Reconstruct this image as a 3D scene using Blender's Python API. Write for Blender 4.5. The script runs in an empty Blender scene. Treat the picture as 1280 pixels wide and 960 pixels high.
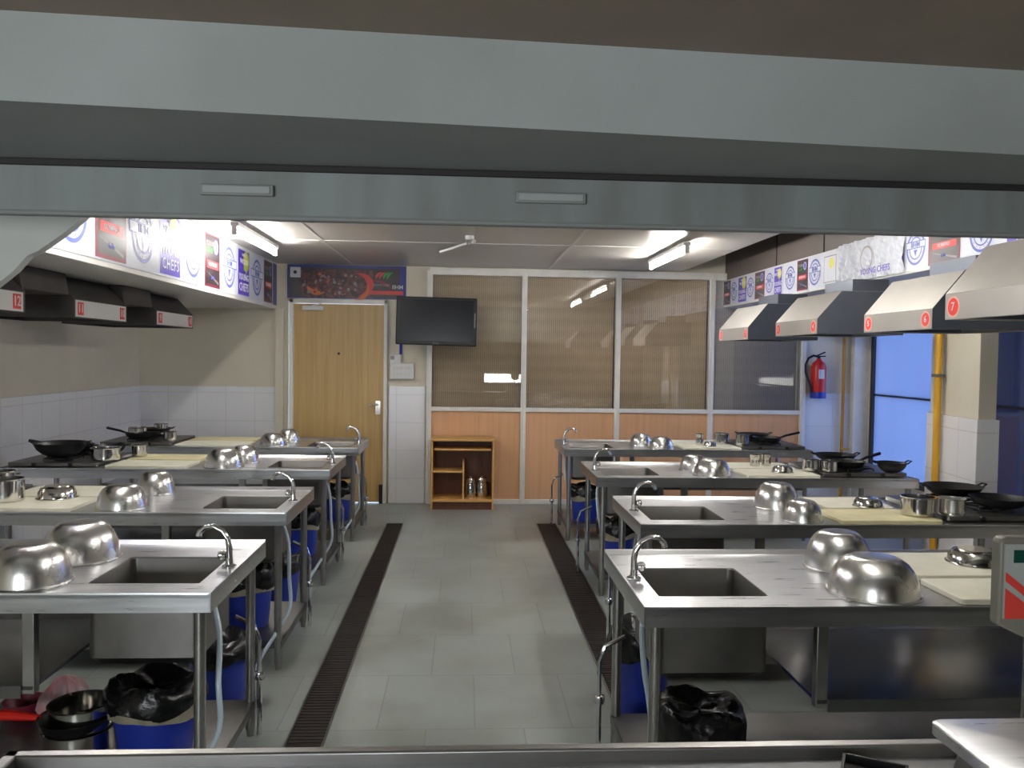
import bpy, bmesh, math, random
from mathutils import Vector, Matrix
random.seed(7)
PI = math.pi
SC = bpy.context.scene
COL = SC.collection

# ------------------------------------------------------------------ materials
def mat(name, color, rough=0.5, metal=0.0, noise=0.0, nscale=8.0, stretch=(1, 1, 1), bump=0.0,
        rvar=0.0, emit=None, estr=0.0, coat=0.0, spec=None, color2=None, contrast=(0.35, 0.65)):
    m = bpy.data.materials.new(name); m.use_nodes = True
    nt = m.node_tree; N = nt.nodes; L = nt.links
    b = N['Principled BSDF']
    b.inputs['Base Color'].default_value = (*color, 1)
    b.inputs['Roughness'].default_value = rough
    b.inputs['Metallic'].default_value = metal
    if coat: b.inputs['Coat Weight'].default_value = coat
    if spec is not None: b.inputs['Specular IOR Level'].default_value = spec
    if emit:
        b.inputs['Emission Color'].default_value = (*emit, 1)
        b.inputs['Emission Strength'].default_value = estr
    tc = N.new('ShaderNodeTexCoord'); mp = N.new('ShaderNodeMapping'); mp.inputs['Scale'].default_value = stretch
    L.new(tc.outputs['Object'], mp.inputs['Vector'])
    nz = N.new('ShaderNodeTexNoise'); nz.inputs['Scale'].default_value = nscale; nz.inputs['Detail'].default_value = 5
    L.new(mp.outputs['Vector'], nz.inputs['Vector'])
    if noise or color2:
        c2 = color2 or tuple(max(0, c * (1 - noise)) for c in color)
        r = N.new('ShaderNodeValToRGB')
        r.color_ramp.elements[0].position = contrast[0]; r.color_ramp.elements[1].position = contrast[1]
        r.color_ramp.elements[0].color = (*c2, 1); r.color_ramp.elements[1].color = (*color, 1)
        L.new(nz.outputs['Fac'], r.inputs['Fac']); L.new(r.outputs['Color'], b.inputs['Base Color'])
    if rvar:
        mr = N.new('ShaderNodeMapRange'); mr.inputs['To Min'].default_value = max(0.02, rough - rvar)
        mr.inputs['To Max'].default_value = min(1, rough + rvar)
        L.new(nz.outputs['Fac'], mr.inputs['Value']); L.new(mr.outputs['Result'], b.inputs['Roughness'])
    if bump:
        bp = N.new('ShaderNodeBump'); bp.inputs['Strength'].default_value = bump; bp.inputs['Distance'].default_value = 0.01
        L.new(nz.outputs['Fac'], bp.inputs['Height']); L.new(bp.outputs['Normal'], b.inputs['Normal'])
    return m

def tile_mat(name, c1, c2, mortar, w, h, msize, rough=0.3, axes='xz', off=0.0, bump=0.15, origin=(0, 0), blotch=0.0, rnd=0.5):
    m = bpy.data.materials.new(name); m.use_nodes = True
    nt = m.node_tree; N = nt.nodes; L = nt.links; b = N['Principled BSDF']
    g = N.new('ShaderNodeNewGeometry'); sx = N.new('ShaderNodeSeparateXYZ'); cb = N.new('ShaderNodeCombineXYZ')
    L.new(g.outputs['Position'], sx.inputs[0])
    for i, a in enumerate(axes):
        ad = N.new('ShaderNodeMath'); ad.operation = 'ADD'; ad.inputs[1].default_value = origin[i] + 20 * (w if i == 0 else h)
        L.new(sx.outputs[a.upper()], ad.inputs[0]); L.new(ad.outputs[0], cb.inputs[i])
    br = N.new('ShaderNodeTexBrick'); br.offset = off; br.squash = 1
    br.inputs['Scale'].default_value = 1; br.inputs['Brick Width'].default_value = w; br.inputs['Row Height'].default_value = h
    br.inputs['Mortar Size'].default_value = msize; br.inputs['Mortar Smooth'].default_value = 0.2; br.inputs['Bias'].default_value = 0
    br.inputs['Color1'].default_value = (*c1, 1); br.inputs['Color2'].default_value = (*c2, 1); br.inputs['Mortar'].default_value = (*mortar, 1)
    L.new(cb.outputs[0], br.inputs['Vector'])
    out = br.outputs['Color']
    nz = N.new('ShaderNodeTexNoise'); nz.inputs['Scale'].default_value = 1.7; nz.inputs['Detail'].default_value = 6
    L.new(g.outputs['Position'], nz.inputs['Vector'])
    if blotch:
        mx = N.new('ShaderNodeMix'); mx.data_type = 'RGBA'; mx.blend_type = 'MULTIPLY'
        r = N.new('ShaderNodeValToRGB'); v = 1 - blotch
        r.color_ramp.elements[0].position = .35; r.color_ramp.elements[1].position = .6
        r.color_ramp.elements[0].color = (v, v * .97, v * .92, 1); r.color_ramp.elements[1].color = (1, 1, 1, 1)
        L.new(nz.outputs['Fac'], r.inputs['Fac']); mx.inputs['Factor'].default_value = 1
        L.new(out, mx.inputs['A']); L.new(r.outputs['Color'], mx.inputs['B']); out = mx.outputs['Result']
    L.new(out, b.inputs['Base Color'])
    mr = N.new('ShaderNodeMapRange'); mr.inputs['To Min'].default_value = rough - .1; mr.inputs['To Max'].default_value = rough + .12
    L.new(nz.outputs['Fac'], mr.inputs['Value']); L.new(mr.outputs['Result'], b.inputs['Roughness'])
    bp = N.new('ShaderNodeBump'); bp.inputs['Strength'].default_value = bump; bp.inputs['Distance'].default_value = 0.004; bp.invert = True
    L.new(br.outputs['Fac'], bp.inputs['Height']); L.new(bp.outputs['Normal'], b.inputs['Normal'])
    return m

def wood_mat(name, c1, c2, rough=0.45, axis='z', scale=14):
    m = bpy.data.materials.new(name); m.use_nodes = True
    nt = m.node_tree; N = nt.nodes; L = nt.links; b = N['Principled BSDF']
    tc = N.new('ShaderNodeTexCoord'); mp = N.new('ShaderNodeMapping')
    mp.inputs['Scale'].default_value = {'z': (scale, scale, .6), 'x': (.6, scale, scale), 'y': (scale, .6, scale)}[axis]
    nz = N.new('ShaderNodeTexNoise'); nz.inputs['Scale'].default_value = 1.6; nz.inputs['Detail'].default_value = 8; nz.inputs['Distortion'].default_value = .6
    r = N.new('ShaderNodeValToRGB'); r.color_ramp.elements[0].position = .3; r.color_ramp.elements[1].position = .7
    r.color_ramp.elements[0].color = (*c2, 1); r.color_ramp.elements[1].color = (*c1, 1)
    L.new(tc.outputs['Object'], mp.inputs[0]); L.new(mp.outputs[0], nz.inputs['Vector']); L.new(nz.outputs['Fac'], r.inputs['Fac'])
    L.new(r.outputs['Color'], b.inputs['Base Color']); b.inputs['Roughness'].default_value = rough
    return m

def glass_mat(name, tint, refl=0.08, rough=0.02, base=None, basefac=0.0):
    m = bpy.data.materials.new(name); m.use_nodes = True
    nt = m.node_tree; N = nt.nodes; L = nt.links; N.clear()
    o = N.new('ShaderNodeOutputMaterial'); tr = N.new('ShaderNodeBsdfTransparent'); tr.inputs[0].default_value = (*tint, 1)
    gl = N.new('ShaderNodeBsdfGlossy'); gl.inputs['Roughness'].default_value = rough; gl.inputs['Color'].default_value = (1, 1, 1, 1)
    fr = N.new('ShaderNodeFresnel'); fr.inputs['IOR'].default_value = 1.5
    ad = N.new('ShaderNodeMath'); ad.operation = 'ADD'; ad.inputs[1].default_value = refl; ad.use_clamp = True
    mx = N.new('ShaderNodeMixShader'); L.new(fr.outputs[0], ad.inputs[0]); L.new(ad.outputs[0], mx.inputs[0])
    src = tr.outputs[0]
    if base:
        df = N.new('ShaderNodeBsdfTranslucent'); df.inputs[0].default_value = (*base, 1)
        m2 = N.new('ShaderNodeMixShader'); m2.inputs[0].default_value = basefac
        L.new(tr.outputs[0], m2.inputs[1]); L.new(df.outputs[0], m2.inputs[2]); src = m2.outputs[0]
    L.new(src, mx.inputs[1]); L.new(gl.outputs[0], mx.inputs[2]); L.new(mx.outputs[0], o.inputs[0])
    return m

def reed_mat(name, c1, c2, period, rough=.6):
    m = bpy.data.materials.new(name); m.use_nodes = True
    nt = m.node_tree; N = nt.nodes; L = nt.links; b = N['Principled BSDF']
    g = N.new('ShaderNodeNewGeometry'); wv = N.new('ShaderNodeTexWave'); wv.bands_direction = 'X'; wv.inputs['Scale'].default_value = .314 / period
    wv.inputs['Distortion'].default_value = .3; wv.inputs['Detail'].default_value = 2
    wz = N.new('ShaderNodeTexWave'); wz.bands_direction = 'Z'; wz.inputs['Scale'].default_value = .314 / (period * 6)
    nz = N.new('ShaderNodeTexNoise'); nz.inputs['Scale'].default_value = 3; nz.inputs['Detail'].default_value = 4
    L.new(g.outputs['Position'], wv.inputs['Vector']); L.new(g.outputs['Position'], wz.inputs['Vector']); L.new(g.outputs['Position'], nz.inputs['Vector'])
    a = N.new('ShaderNodeMath'); a.operation = 'MULTIPLY'; L.new(wv.outputs['Fac'], a.inputs[0]); a.inputs[1].default_value = .55
    c = N.new('ShaderNodeMath'); c.operation = 'MULTIPLY_ADD'; L.new(nz.outputs['Fac'], c.inputs[0]); c.inputs[1].default_value = .45; L.new(a.outputs[0], c.inputs[2])
    d = N.new('ShaderNodeMath'); d.operation = 'MULTIPLY_ADD'; L.new(wz.outputs['Fac'], d.inputs[0]); d.inputs[1].default_value = .12; L.new(c.outputs[0], d.inputs[2])
    r = N.new('ShaderNodeValToRGB'); r.color_ramp.elements[0].color = (*c2, 1); r.color_ramp.elements[1].color = (*c1, 1)
    r.color_ramp.elements[0].position = .15; r.color_ramp.elements[1].position = .85
    L.new(d.outputs[0], r.inputs['Fac']); L.new(r.outputs['Color'], b.inputs['Base Color']); b.inputs['Roughness'].default_value = rough
    return m

M = {}
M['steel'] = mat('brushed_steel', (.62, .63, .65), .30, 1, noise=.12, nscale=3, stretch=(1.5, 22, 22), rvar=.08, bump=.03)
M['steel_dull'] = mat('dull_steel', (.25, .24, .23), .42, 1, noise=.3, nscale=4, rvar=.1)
M['rim_steel'] = mat('dull_rim_steel', (.34, .33, .32), .4, 1, noise=.2, nscale=5)
M['steel_leg'] = mat('leg_steel', (.48, .47, .45), .33, 1, noise=.3, nscale=6)
M['steel_bowl'] = mat('bowl_steel', (.78, .77, .75), .26, 1, noise=.12, nscale=9, rvar=.06)
M['steel_pot'] = mat('pot_steel', (.70, .68, .64), .12, 1, noise=.15, nscale=9, rvar=.04)
M['chrome'] = mat('chrome', (.78, .78, .78), .10, 1)
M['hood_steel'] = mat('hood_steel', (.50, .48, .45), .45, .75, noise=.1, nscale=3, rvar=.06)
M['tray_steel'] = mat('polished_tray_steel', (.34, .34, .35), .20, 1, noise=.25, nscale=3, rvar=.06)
M['hood_shade'] = mat('hood_shade_steel', (.075, .065, .06), .55, .4, noise=.25, nscale=4)  # soffit's shade on the left hoods put into a darker steel colour
M['black_iron'] = mat('black_iron', (.012, .012, .013), .42, .3, noise=.3, nscale=30, rvar=.1)
M['black_plastic'] = mat('black_plastic', (.010, .010, .012), .35, spec=.3)
M['black_rough'] = mat('black_matte', (.02, .018, .018), .7)
M['bag'] = mat('black_bin_bag', (.004, .004, .005), .25, 0, bump=.5, nscale=28, spec=.4)
M['blue'] = mat('blue_plastic', (.012, .035, .36), .35, noise=.12, nscale=6)
M['bin_band'] = mat('folded_liner_band', (.34, .30, .22), .35, noise=.3, nscale=20)
M['white_plastic'] = mat('white_plastic', (.68, .68, .66), .4)
M['board'] = mat('cream_board', (.70, .68, .58), .5, noise=.12, nscale=7, color2=(.62, .60, .48))
M['board_yellow'] = mat('yellowed_board', (.66, .60, .36), .5, noise=.2, nscale=6)
M['hose'] = mat('pale_blue_hose', (.45, .54, .62), .35)
M['cream_paint'] = mat('cream_paint', (.66, .61, .50), .65, noise=.06, nscale=2.5)
M['duct_paint'] = mat('pale_duct_paint', (.58, .60, .58), .5, noise=.08, nscale=3)
M['grey_paint'] = mat('pale_grey_paint', (.40, .44, .44), .6, noise=.12, nscale=2.2, color2=(.33, .36, .35))
M['lintel_paint'] = mat('stained_grey_paint', (.26, .295, .30), .6, noise=.35, nscale=3, stretch=(3, 1, .7), color2=(.20, .215, .205))
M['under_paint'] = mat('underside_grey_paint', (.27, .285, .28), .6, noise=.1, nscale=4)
M['brown_board'] = mat('brown_soffit_board', (.31, .245, .195), .6, noise=.15, nscale=3)
M['ceil'] = mat('ceiling_panel', (.52, .49, .455), .32, noise=.06, nscale=2, rvar=.08)
M['ceil_dark'] = mat('upper_ceiling', (.20, .18, .165), .8)
M['duct_brown'] = mat('brown_duct_panel', (.13, .105, .095), .5, noise=.1, nscale=2)
M['white_frame'] = mat('white_aluminium_frame', (.80, .78, .72), .42, noise=.08, nscale=8)
M['soffit_white'] = mat('white_soffit', (.66, .64, .60), .4, noise=.05, nscale=3)
M['orange'] = wood_mat('tan_laminate', (.70, .405, .215), (.63, .345, .17), .5, 'z', 16)
M['door_wood'] = wood_mat('door_laminate', (.56, .38, .155), (.45, .29, .10), .42, 'z', 18)
M['cab_wood'] = wood_mat('cabinet_wood', (.66, .38, .13), (.54, .29, .085), .45, 'x', 14)
M['cab_dark'] = wood_mat('cabinet_back_wood', (.16, .06, .025), (.11, .035, .018), .5, 'z', 10)
M['tile_back'] = tile_mat('white_wall_tile_back', (.76, .76, .79), (.74, .74, .77), (.64, .64, .66), .30, .30, .004, .22, 'xz', origin=(.12, .03))
M['tile_side'] = tile_mat('white_wall_tile_side', (.76, .76, .79), (.74, .74, .77), (.62, .62, .64), .30, .30, .004, .22, 'yz', origin=(0, .03))
M['floor'] = tile_mat('grey_green_stone', (.30, .335, .315), (.265, .295, .28), (.22, .24, .228), .42, .60, .004, .34, 'xy', off=.5, origin=(.145, .1), blotch=.28)
M['glass'] = glass_mat('clear_pane', (.95, .95, .95), .035)
M['film'] = glass_mat('blue_film_pane', (.66, .72, .92), .02, .05, (.55, .68, 1), .35)
M['film_dark'] = glass_mat('dark_film_pane', (.14, .16, .24), .02, .05, (.15, .18, .3), .3)
M['reed'] = reed_mat('reed_blind', (.74, .59, .42), (.45, .34, .22), .022)
M['reed_reflect'] = reed_mat('reed_blind_reflection', (.86, .82, .84), (.60, .56, .58), .022)  # greyer copy: window reflection on the last pane put into the blind's colour
M['dark_frame'] = mat('dark_window_frame', (.012, .012, .02), .5)
M['red'] = mat('red_paint', (.50, .018, .02), .32)
M['red_sign'] = mat('red_sign', (.72, .06, .045), .5)
M['yellow'] = mat('yellow_pipe', (.62, .33, .02), .45)
M['red_plastic'] = mat('red_plastic', (.75, .02, .012), .35)
M['pink'] = mat('pink_plastic_bag', (.55, .18, .2), .35, noise=.5, nscale=14, bump=.4, color2=(.45, .38, .38))
M['tube'] = mat('tube_light', (1, 1, 1), .4, emit=(1, .97, .92), estr=66)
M['screen'] = mat('tv_screen', (.006, .006, .010), .22, spec=.25)
M['lcd'] = mat('scale_lcd', (.01, .07, .05), .15)
M['scale_grey'] = mat('scale_housing', (.22, .21, .17), .45)
M['scale_white'] = mat('scale_face', (.42, .44, .42), .4)
M['grate_dark'] = mat('drain_iron', (.028, .018, .016), .6, .2, noise=.35, nscale=20)
# banner colours
M['b_white'] = mat('banner_white', (.60, .62, .68), .4, noise=.10, nscale=5)
M['b_blue'] = mat('banner_ink_blue', (.10, .12, .42), .4)
M['b_purple'] = mat('banner_ink_violet', (.08, .04, .42), .4)
M['b_black'] = mat('banner_ink_black', (.035, .025, .03), .35)
M['b_maroon'] = mat('banner_ink_maroon', (.20, .02, .04), .4)
M['b_red'] = mat('banner_ink_red', (.60, .05, .05), .4)
M['b_yellow'] = mat('banner_ink_yellow', (.62, .60, .08), .4)
M['b_green'] = mat('banner_ink_green', (.05, .30, .06), .4)
M['b_orange'] = mat('banner_ink_orange', (.55, .13, .04), .4)
M['b_navy'] = mat('banner_ink_navy', (.03, .04, .22), .4)
M['b_grey'] = mat('banner_ink_grey', (.25, .22, .22), .4)
M['b_skin'] = mat('banner_collage', (.17, .065, .055), .45, nscale=26, color2=(.035, .02, .03), contrast=(.4, .62))

# ------------------------------------------------------------------ mesh helper
class MB:
    def __init__(s): s.v = []; s.f = []; s.m = []
    def add(s, V, F, mi=0, T=None):
        o = len(s.v)
        s.v += [tuple(T @ Vector(p)) if T else tuple(p) for p in V]
        s.f += [tuple(i + o for i in f) for f in F]; s.m += [mi] * len(F)
        return s
    def box(s, x0, x1, y0, y1, z0, z1, mi=0, T=None):
        x0, x1 = min(x0, x1), max(x0, x1); y0, y1 = min(y0, y1), max(y0, y1)
        V = [(x0, y0, z0), (x1, y0, z0), (x1, y1, z0), (x0, y1, z0), (x0, y0, z1), (x1, y0, z1), (x1, y1, z1), (x0, y1, z1)]
        return s.add(V, [(0, 3, 2, 1), (4, 5, 6, 7), (0, 1, 5, 4), (1, 2, 6, 5), (2, 3, 7, 6), (3, 0, 4, 7)], mi, T)
    def prism(s, poly, axis, a, b, mi=0, T=None):
        # poly: 2D points; axis 'x': (y,z), 'y': (x,z), 'z': (x,y)
        def P(p, t): return {'x': (t, p[0], p[1]), 'y': (p[0], t, p[1]), 'z': (p[0], p[1], t)}[axis]
        n = len(poly); V = [P(p, a) for p in poly] + [P(p, b) for p in poly]
        F = [tuple(range(n)), tuple(range(2 * n - 1, n - 1, -1))] + [(i, n + i, n + (i + 1) % n, (i + 1) % n) for i in range(n)]
        return s.add(V, F, mi, T)
    def lathe(s, prof, c=(0, 0, 0), n=32, mi=0, T=None, wob=None, closed=False):
        V = []; F = []
        for k, (r, z) in enumerate(prof):
            for i in range(n):
                a = 2 * PI * i / n
                rr = max(r, .0004); zz = z
                if wob: rr, zz = wob(rr, z, a, k)
                V.append((c[0] + rr * math.cos(a), c[1] + rr * math.sin(a), c[2] + zz))
        for k in range(len(prof) - 1):
            for i in range(n):
                j = (i + 1) % n; F.append((k * n + i, k * n + j, (k + 1) * n + j, (k + 1) * n + i))
        return s.add(V, F, mi, T)
    def tube(s, pts, r, n=10, mi=0, T=None, cap=True):
        pts = [Vector(p) for p in pts]; rs = r if isinstance(r, (list, tuple)) else [r] * len(pts)
        V = []; F = []; up = None
        for i, p in enumerate(pts):
            d = (pts[min(i + 1, len(pts) - 1)] - pts[max(i - 1, 0)]).normalized()
            if up is None: up = Vector((0, 0, 1)) if abs(d.z) < .9 else Vector((1, 0, 0))
            u = (up - d * up.dot(d)).normalized(); w = d.cross(u); up = u
            for k in range(n):
                a = 2 * PI * k / n; V.append(p + (u * math.cos(a) + w * math.sin(a)) * rs[i])
        for i in range(len(pts) - 1):
            for k in range(n):
                j = (k + 1) % n; F.append((i * n + k, i * n + j, (i + 1) * n + j, (i + 1) * n + k))
        if cap:
            F.append(tuple(range(n - 1, -1, -1))); F.append(tuple(range((len(pts) - 1) * n, len(pts) * n)))
        return s.add(V, F, mi, T)
    def loft(s, loops, mi=0, cap0=False, cap1=False):
        n = len(loops[0]); V = [p for l in loops for p in l]; F = []
        for k in range(len(loops) - 1):
            for i in range(n):
                j = (i + 1) % n; F.append((k * n + i, k * n + j, (k + 1) * n + j, (k + 1) * n + i))
        if cap0: F.append(tuple(range(n - 1, -1, -1)))
        if cap1: F.append(tuple(range((len(loops) - 1) * n, len(loops) * n)))
        return s.add(V, F, mi)
    def text(s, txt, T, size=.1, mi=0, align='CENTER', sx=1.0, ext=.0008):
        cu = bpy.data.curves.new('t', 'FONT'); cu.body = txt; cu.size = size; cu.align_x = align; cu.align_y = 'CENTER'
        cu.extrude = ext; cu.resolution_u = 2; cu.offset = size * .012
        o = bpy.data.objects.new('t', cu); me = o.to_mesh()
        V = [(v.co.x * sx, v.co.y, v.co.z) for v in me.vertices]; F = [tuple(p.vertices) for p in me.polygons]
        s.add(V, F, mi, T); o.to_mesh_clear(); bpy.data.objects.remove(o); bpy.data.curves.remove(cu)
        return s
    def build(s, name, mats, parent=None, loc=(0, 0, 0), rot=0, bevel=0, smooth=True, angle=35, label=None, solid=0, sub=0):
        me = bpy.data.meshes.new(name); me.from_pydata(s.v, [], s.f)
        if not isinstance(mats, (list, tuple)): mats = [mats]
        for m in mats: me.materials.append(M[m] if isinstance(m, str) else m)
        for p, mi in zip(me.polygons, s.m): p.material_index = mi
        bm = bmesh.new(); bm.from_mesh(me)
        bmesh.ops.recalc_face_normals(bm, faces=bm.faces); bm.to_mesh(me); bm.free()
        if smooth:
            for p in me.polygons: p.use_smooth = True
            me.set_sharp_from_angle(angle=math.radians(angle))
        me.update()
        o = bpy.data.objects.new(name, me); COL.objects.link(o); o.location = loc; o.rotation_euler = (0, 0, rot)
        if parent: o.parent = parent
        if solid:
            md = o.modifiers.new('thickness', 'SOLIDIFY'); md.thickness = solid; md.offset = 0
        if bevel:
            md = o.modifiers.new('bevel', 'BEVEL'); md.width = bevel; md.segments = 2; md.limit_method = 'ANGLE'
        if sub:
            md = o.modifiers.new('sub', 'SUBSURF'); md.levels = sub; md.render_levels = sub
        if label: o['label'] = label
        return o

def empty(name, loc, rz=0):
    o = bpy.data.objects.new(name, None); COL.objects.link(o); o.location = loc; o.rotation_euler = (0, 0, rz)
    o.empty_display_size = .05
    return o
def tag(o, label, cat, group=None, kind=None):
    o['label'] = label; o['category'] = cat
    if group: o['group'] = group
    if kind: o['kind'] = kind
    return o
def struct(o): o['kind'] = 'structure'; return o
def copy_tree(o, parent=None):
    c = o.copy(); COL.objects.link(c)
    if parent: c.parent = parent
    for ch in list(o.children): copy_tree(ch, c)
    return c
def rrect(cx, cy, w, d, r, z, n=5):
    P = []
    for sx, sy, a0 in ((1, 1, 0), (-1, 1, PI / 2), (-1, -1, PI), (1, -1, 1.5 * PI)):
        for i in range(n):
            a = a0 + PI / 2 * i / (n - 1)
            P.append((cx + sx * (w / 2 - r) + r * math.cos(a), cy + sy * (d / 2 - r) + r * math.sin(a), z))
    return P
def arc(c, r, a0, a1, n, plane='xz'):
    out = []
    for i in range(n + 1):
        a = a0 + (a1 - a0) * i / n; u, v = r * math.cos(a), r * math.sin(a)
        out.append((c[0] + u, c[1], c[2] + v) if plane == 'xz' else (c[0], c[1] + u, c[2] + v))
    return out

# ------------------------------------------------------------------ room constants
XL, XR, YB, YN = -3.42, 4.44, 8.95, -2.6
ZC, ZT = 2.545, 3.05
TZ = 1.235   # tile height

# floor, walls, ceilings
struct(MB().box(XL - .2, XR + .2, YN - .2, YB + .6, -.12, 0).build('floor', 'floor', smooth=False))
w = MB().box(XL - .15, XL, YN, YB + .15, 0, ZT); struct(w.build('wall_left', 'cream_paint', smooth=False))
struct(MB().box(XL, XL + .012, 2.2, YB, 0, TZ).build('trim_1', 'tile_side', smooth=False))
w = MB(); w.box(XL, -1.875, YB, YB + .15, 0, ZT); w.box(-1.875, -.86, YB, YB + .15, 2.15, ZT)
w.box(-.86, -.40, YB, YB + .15, 0, ZT); w.box(3.70, XR, YB, YB + .15, 0, ZT); w.box(-.40, 3.70, YB, YB + .15, 2.50, ZT)
struct(w.build('wall_back', 'cream_paint', smooth=False))
struct(MB().box(XL + .012, -2.0, YB - .012, YB, 0, TZ).build('trim_2', 'tile_back', smooth=False))
struct(MB().box(-.80, -.412, YB - .030, YB, 0, 1.262).build('trim_3', 'tile_back', smooth=False, bevel=.003))
struct(MB().box(3.745, XR, YB - .012, YB, 0, TZ).build('trim_4', 'tile_back', smooth=False))
struct(MB().box(-2.0, -1.915, YB - .05, YB, 0, 2.07).build('trim_5', 'cream_paint', bevel=.004, smooth=False))
# right wall with two window openings
WZ0, WZ1 = .35, 2.35
w = MB()
w.box(XR, XR + .2, YN, YB + .15, 0, WZ0); w.box(XR, XR + .2, YN, YB + .15, WZ1, ZT)
w.box(XR, XR + .2, 8.82, YB + .15, WZ0, WZ1); w.box(XR, XR + .2, 6.95, 7.3, WZ0, WZ1); w.box(XR, XR + .2, YN, 4.4, WZ0, WZ1)
struct(w.build('wall_right', 'cream_paint', smooth=False))
struct(MB().box(XL, XR, YN - .15, YN, 0, ZT).build('wall_rear', 'duct_brown', smooth=False))
struct(MB().box(XL - .15, XR + .2, YN - .15, YB + .15, ZT, ZT + .1).build('ceiling', 'ceil_dark', smooth=False))
# false ceiling of glossy panels
c = MB().box(-1.995, 2.35, 1.78, YB, ZC, ZC + .03)
struct(c.build('ceiling', 'ceil', smooth=False))
for k, y in enumerate((3.2, 5.6, 7.4)):
    pass
s_ = MB()
for x in (-1.2, .9): s_.box(x - .012, x + .012, 1.8, YB - .01, ZC - .004, ZC)
s_.box(-1.99, 2.34, 7.02, 7.05, ZC - .004, ZC)
struct(s_.build('trim_7', 'soffit_white', smooth=False))
# left boxed soffit and right duct housing
struct(MB().box(XL, -2.0, 2.3, YB, 2.062, ZT).build('trim_8', 'soffit_white', smooth=False, bevel=.004))
struct(MB().box(2.81, 3.45, 2.3, YB - .06, 2.157, 2.45).build('trim_9', 'soffit_white', smooth=False, bevel=.004))
d = MB().box(2.84, 3.42, 2.3, YB, 2.45, ZT)
for y in (3.6, 4.5, 5.45, 6.45, 7.45): d.box(2.834, 2.842, y - .005, y + .005, 2.45, ZT, 1)
struct(d.build('trim_10', ['duct_brown', 'black_rough'], smooth=False))
struct(MB().box(2.32, 2.352, 1.78, YB, ZC + .03, ZT).build('trim_11', 'duct_brown', smooth=False))

# ---- pier with tile dado near the right windows
p = MB().prism([(3.14, 4.88), (3.255, 4.88), (3.34, 5.55), (3.225, 5.55)], 'z', 1.25, ZT)
struct(p.build('wall_pier', 'cream_paint', smooth=False, bevel=.004))
pt = MB(); pt.prism([(3.125, 4.865), (3.268, 4.865), (3.353, 5.565), (3.21, 5.565)], 'z', 0, 1.25)
struct(pt.build('trim_12', 'tile_side', smooth=False, bevel=.003))

# ---- windows in the right wall
def window_right(n, y0, y1, film):
    fr = MB()
    t = .05
    fr.box(XR - .01, XR + .06, y0, y0 + t, WZ0, WZ1); fr.box(XR - .01, XR + .06, y1 - t, y1, WZ0, WZ1)
    fr.box(XR - .01, XR + .06, y0, y1, WZ0, WZ0 + t); fr.box(XR - .01, XR + .06, y0, y1, WZ1 - t, WZ1)
    fr.box(XR, XR + .05, y0, y1, 1.225, 1.243)
    o = struct(fr.build('window_%d' % n, 'dark_frame', smooth=False))
    pn = MB().box(XR + .02, XR + .026, y0 + t, y1 - t, WZ0 + t, WZ1 - t).build('pane', film, o, smooth=False)
    return o
window_right(1, 7.3, 8.80, 'film')
window_right(2, 4.4, 6.95, 'film_dark')
struct(MB().box(4.275, XR, YB - .09, YB, 0, ZT - .5).build('trim_13', 'white_frame', smooth=False, bevel=.004))

# ---- glazed partition at the back
PX = [-.375, .64, 1.658, 2.688, 3.715]
PY = YB - .03
part = empty('partition', ((PX[0] + PX[-1]) / 2, PY, 0)); part['kind'] = 'structure'; part.name = 'wall_partition'
ox = part.location.x
for i, x in enumerate(PX):
    b = MB().box(x - ox - .028, x - ox + .028, -.04, .04, 0, 2.5)
    b.box(x - ox - .006, x - ox + .006, -.045, -.04, 0, 2.5)
    b.build('post', 'white_frame', part, bevel=.003, smooth=False)
for z0, z1 in ((2.455, 2.53), (1.0, 1.045), (.0, .05)):
    MB().box(PX[0] - ox, PX[-1] - ox, -.035, .03, z0, z1).build('rail', 'white_frame', part, bevel=.003, smooth=False)
for i in range(4):
    a, c = PX[i] - ox + .028, PX[i + 1] - ox - .028
    MB().box(a, c, -.01, .01, .05, 1.0).build('lower_panel', 'orange', part, smooth=False)
    MB().box(a, c, -.012, -.006, 1.045, 2.455).build('pane', 'glass', part, smooth=False)
for i in range(4):
    a, c = PX[i] + .03, PX[i + 1] - .03
    b = MB().box(a, c, YB + .06, YB + .066, 1.03, 2.47)
    b.tube([(a, YB + .065, 2.45), (c, YB + .065, 2.45)], .016, 8)
    o = b.build('reed_blind', 'reed_reflect' if i == 3 else 'reed', smooth=False)
    tag(o, ['brown reed blind behind the leftmost glass pane, half hidden by the television',
            'brown reed blind behind the second glass pane from the left, with lamp reflections on it',
            'brown reed blind behind the third glass pane from the left',
            'reed blind greyed for window reflection behind the rightmost glass pane, under the far hood'][i], 'blind', 'reed blinds behind the glass partition')
# wall behind the blinds (dark corridor)
struct(MB().box(-.6, XR, YB + .5, YB + .55, 0, ZT).build('wall_corridor', 'duct_brown', smooth=False))

# ---- door
DX0, DX1, DZ = -1.815, -.858, 2.13
dr = empty('door_1', ((DX0 + DX1) / 2, YB - .005, 0)); dr['kind'] = 'structure'
h = (DX1 - DX0) / 2
f = MB(); f.box(-h - .035, -h, -.05, .1, 0, DZ + .045); f.box(h, h + .035, -.05, .1, 0, DZ + .045); f.box(-h - .035, h + .035, -.05, .1, DZ, DZ + .045)
f.build('door_frame', 'white_frame', dr, bevel=.003, smooth=False)
MB().box(-h + .004, h - .006, -.02, .02, .01, DZ - .004).build('door_leaf', 'door_wood', dr, smooth=False)
hd = MB(); hd.lathe([(.0, -.008), (.028, -.008), (.028, 0), (0, 0)], n=20, T=Matrix.Translation((h - .06, -.03, 1.06)) @ Matrix.Rotation(PI / 2, 4, 'X'))
hd.box(h - .085, h - .035, -.028, -.02, .955, 1.10); hd.tube([(h - .06, -.03, 1.06), (h - .06, -.07, 1.06), (h - .15, -.075, 1.058)], .010)
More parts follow.
